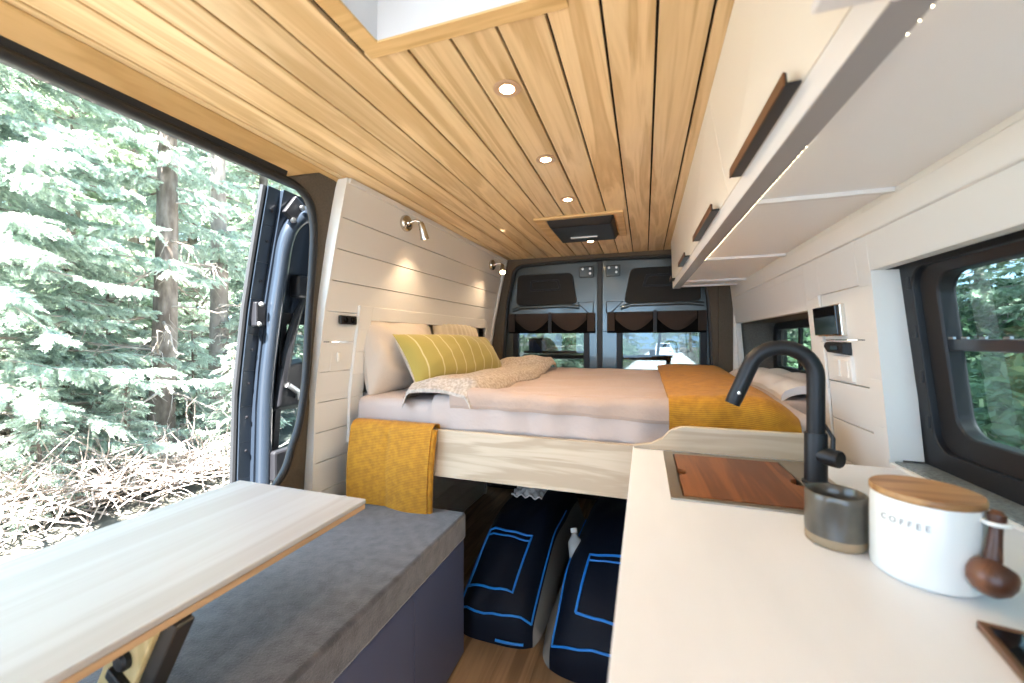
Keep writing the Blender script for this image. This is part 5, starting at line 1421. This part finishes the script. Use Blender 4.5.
# parked car far down the road
k = (664 - 512) / 400; D = 40
cxr, cyr = D * (k * .949 - .3145), D * (k * .3145 + .949)
t = thing('car', (cxr, cyr, gh(cxr, cyr) + .05), 'white car on the road far behind the van, seen through the rear right window', 'car')
zc = gh(cxr, cyr) + .05
def cp(pts, y): return [(cxr + a, y, zc + h_) for a, h_ in pts]
b = MB()
low = lambda y0, y1, w0, w1, z0, z1: b.hexa([(cxr - w0, y0, zc + z0), (cxr + w0, y0, zc + z0), (cxr + w0, y1, zc + z0), (cxr - w0, y1, zc + z0), (cxr - w1, y0 + .05, zc + z1), (cxr + w1, y0 + .05, zc + z1), (cxr + w1, y1 - .05, zc + z1), (cxr - w1, y1 - .05, zc + z1)])
low(cyr, cyr + 4.2, .88, .85, .3, .95); b.build('body', M['carwhite'], t, bevel=.08, seg=3)
b = MB(); b.hexa([(cxr - .8, cyr + .9, zc + .955), (cxr + .8, cyr + .9, zc + .955), (cxr + .8, cyr + 3.9, zc + .955), (cxr - .8, cyr + 3.9, zc + .955), (cxr - .62, cyr + 1.5, zc + 1.5), (cxr + .62, cyr + 1.5, zc + 1.5), (cxr + .62, cyr + 3.5, zc + 1.5), (cxr - .62, cyr + 3.5, zc + 1.5)]); b.build('cabin', M['carwhite'], t, bevel=.05)
MB().hexa([(cxr - .72, cyr + .93, zc + .98), (cxr + .72, cyr + .93, zc + .98), (cxr + .72, cyr + .97, zc + .98), (cxr - .72, cyr + .97, zc + .98), (cxr - .58, cyr + 1.42, zc + 1.44), (cxr + .58, cyr + 1.42, zc + 1.44), (cxr + .58, cyr + 1.46, zc + 1.44), (cxr - .58, cyr + 1.46, zc + 1.44)]).build('windshield', M['carglass'], t)
for sx in (-.74, .74):
    for yy in (.8, 3.4):
        MB().lathe([(.001, -.1), (.33, -.1), (.33, .1), (.001, .1)], 20, Matrix.Translation((cxr + sx, cyr + yy, zc + .33)) @ Matrix.Rotation(R(90), 4, 'Y')).build('wheel', M['black'], t, True)
for sx in (-.62, .62): MB().box(cxr + sx - .16, cxr + sx + .16, cyr - .03, cyr + .02, zc + .62, zc + .78).build('headlight', M['bolt'], t, bevel=.02)

# ------------------------------------------------------------------ light
w = bpy.data.worlds.new('sky'); bpy.context.scene.world = w; w.use_nodes = True
bg = w.node_tree.nodes['Background']; bg.inputs['Color'].default_value = (.50, .74, 1, 1); bg.inputs['Strength'].default_value = 3.1
sl = bpy.data.lights.new('sun', 'SUN'); sl.energy = 56; sl.angle = R(1.0); sl.color = (1, .97, .93)
so = bpy.data.objects.new('sun', sl); C.objects.link(so)
so.rotation_euler = Vector((-.065, .62, -.95)).to_track_quat('-Z', 'Y').to_euler()

# ------------------------------------------------------------------ camera
cam = bpy.data.cameras.new('camera'); co = bpy.data.objects.new('camera', cam); C.objects.link(co)
co.location = (0, 0, 1.22); co.rotation_euler = (R(90), 0, math.atan(132.5 / 400))
cam.sensor_width = 36; cam.lens = 400 / 1024 * 36; cam.shift_y = -1.5 / 1024; cam.clip_start = .02; cam.clip_end = 300
cam.dof.use_dof = True; cam.dof.focus_distance = 2.2; cam.dof.aperture_fstop = cam.lens / 5.0
sc = bpy.context.scene; sc.camera = co
sc.view_settings.view_transform = 'Standard'; sc.view_settings.look = 'None'; sc.view_settings.gamma = 1; sc.view_settings.use_curve_mapping = False
sc.view_settings.exposure = 1.15
sc.cycles.max_bounces = 10; sc.cycles.diffuse_bounces = 6; sc.cycles.transparent_max_bounces = 12
sc.cycles.sample_clamp_indirect = 6
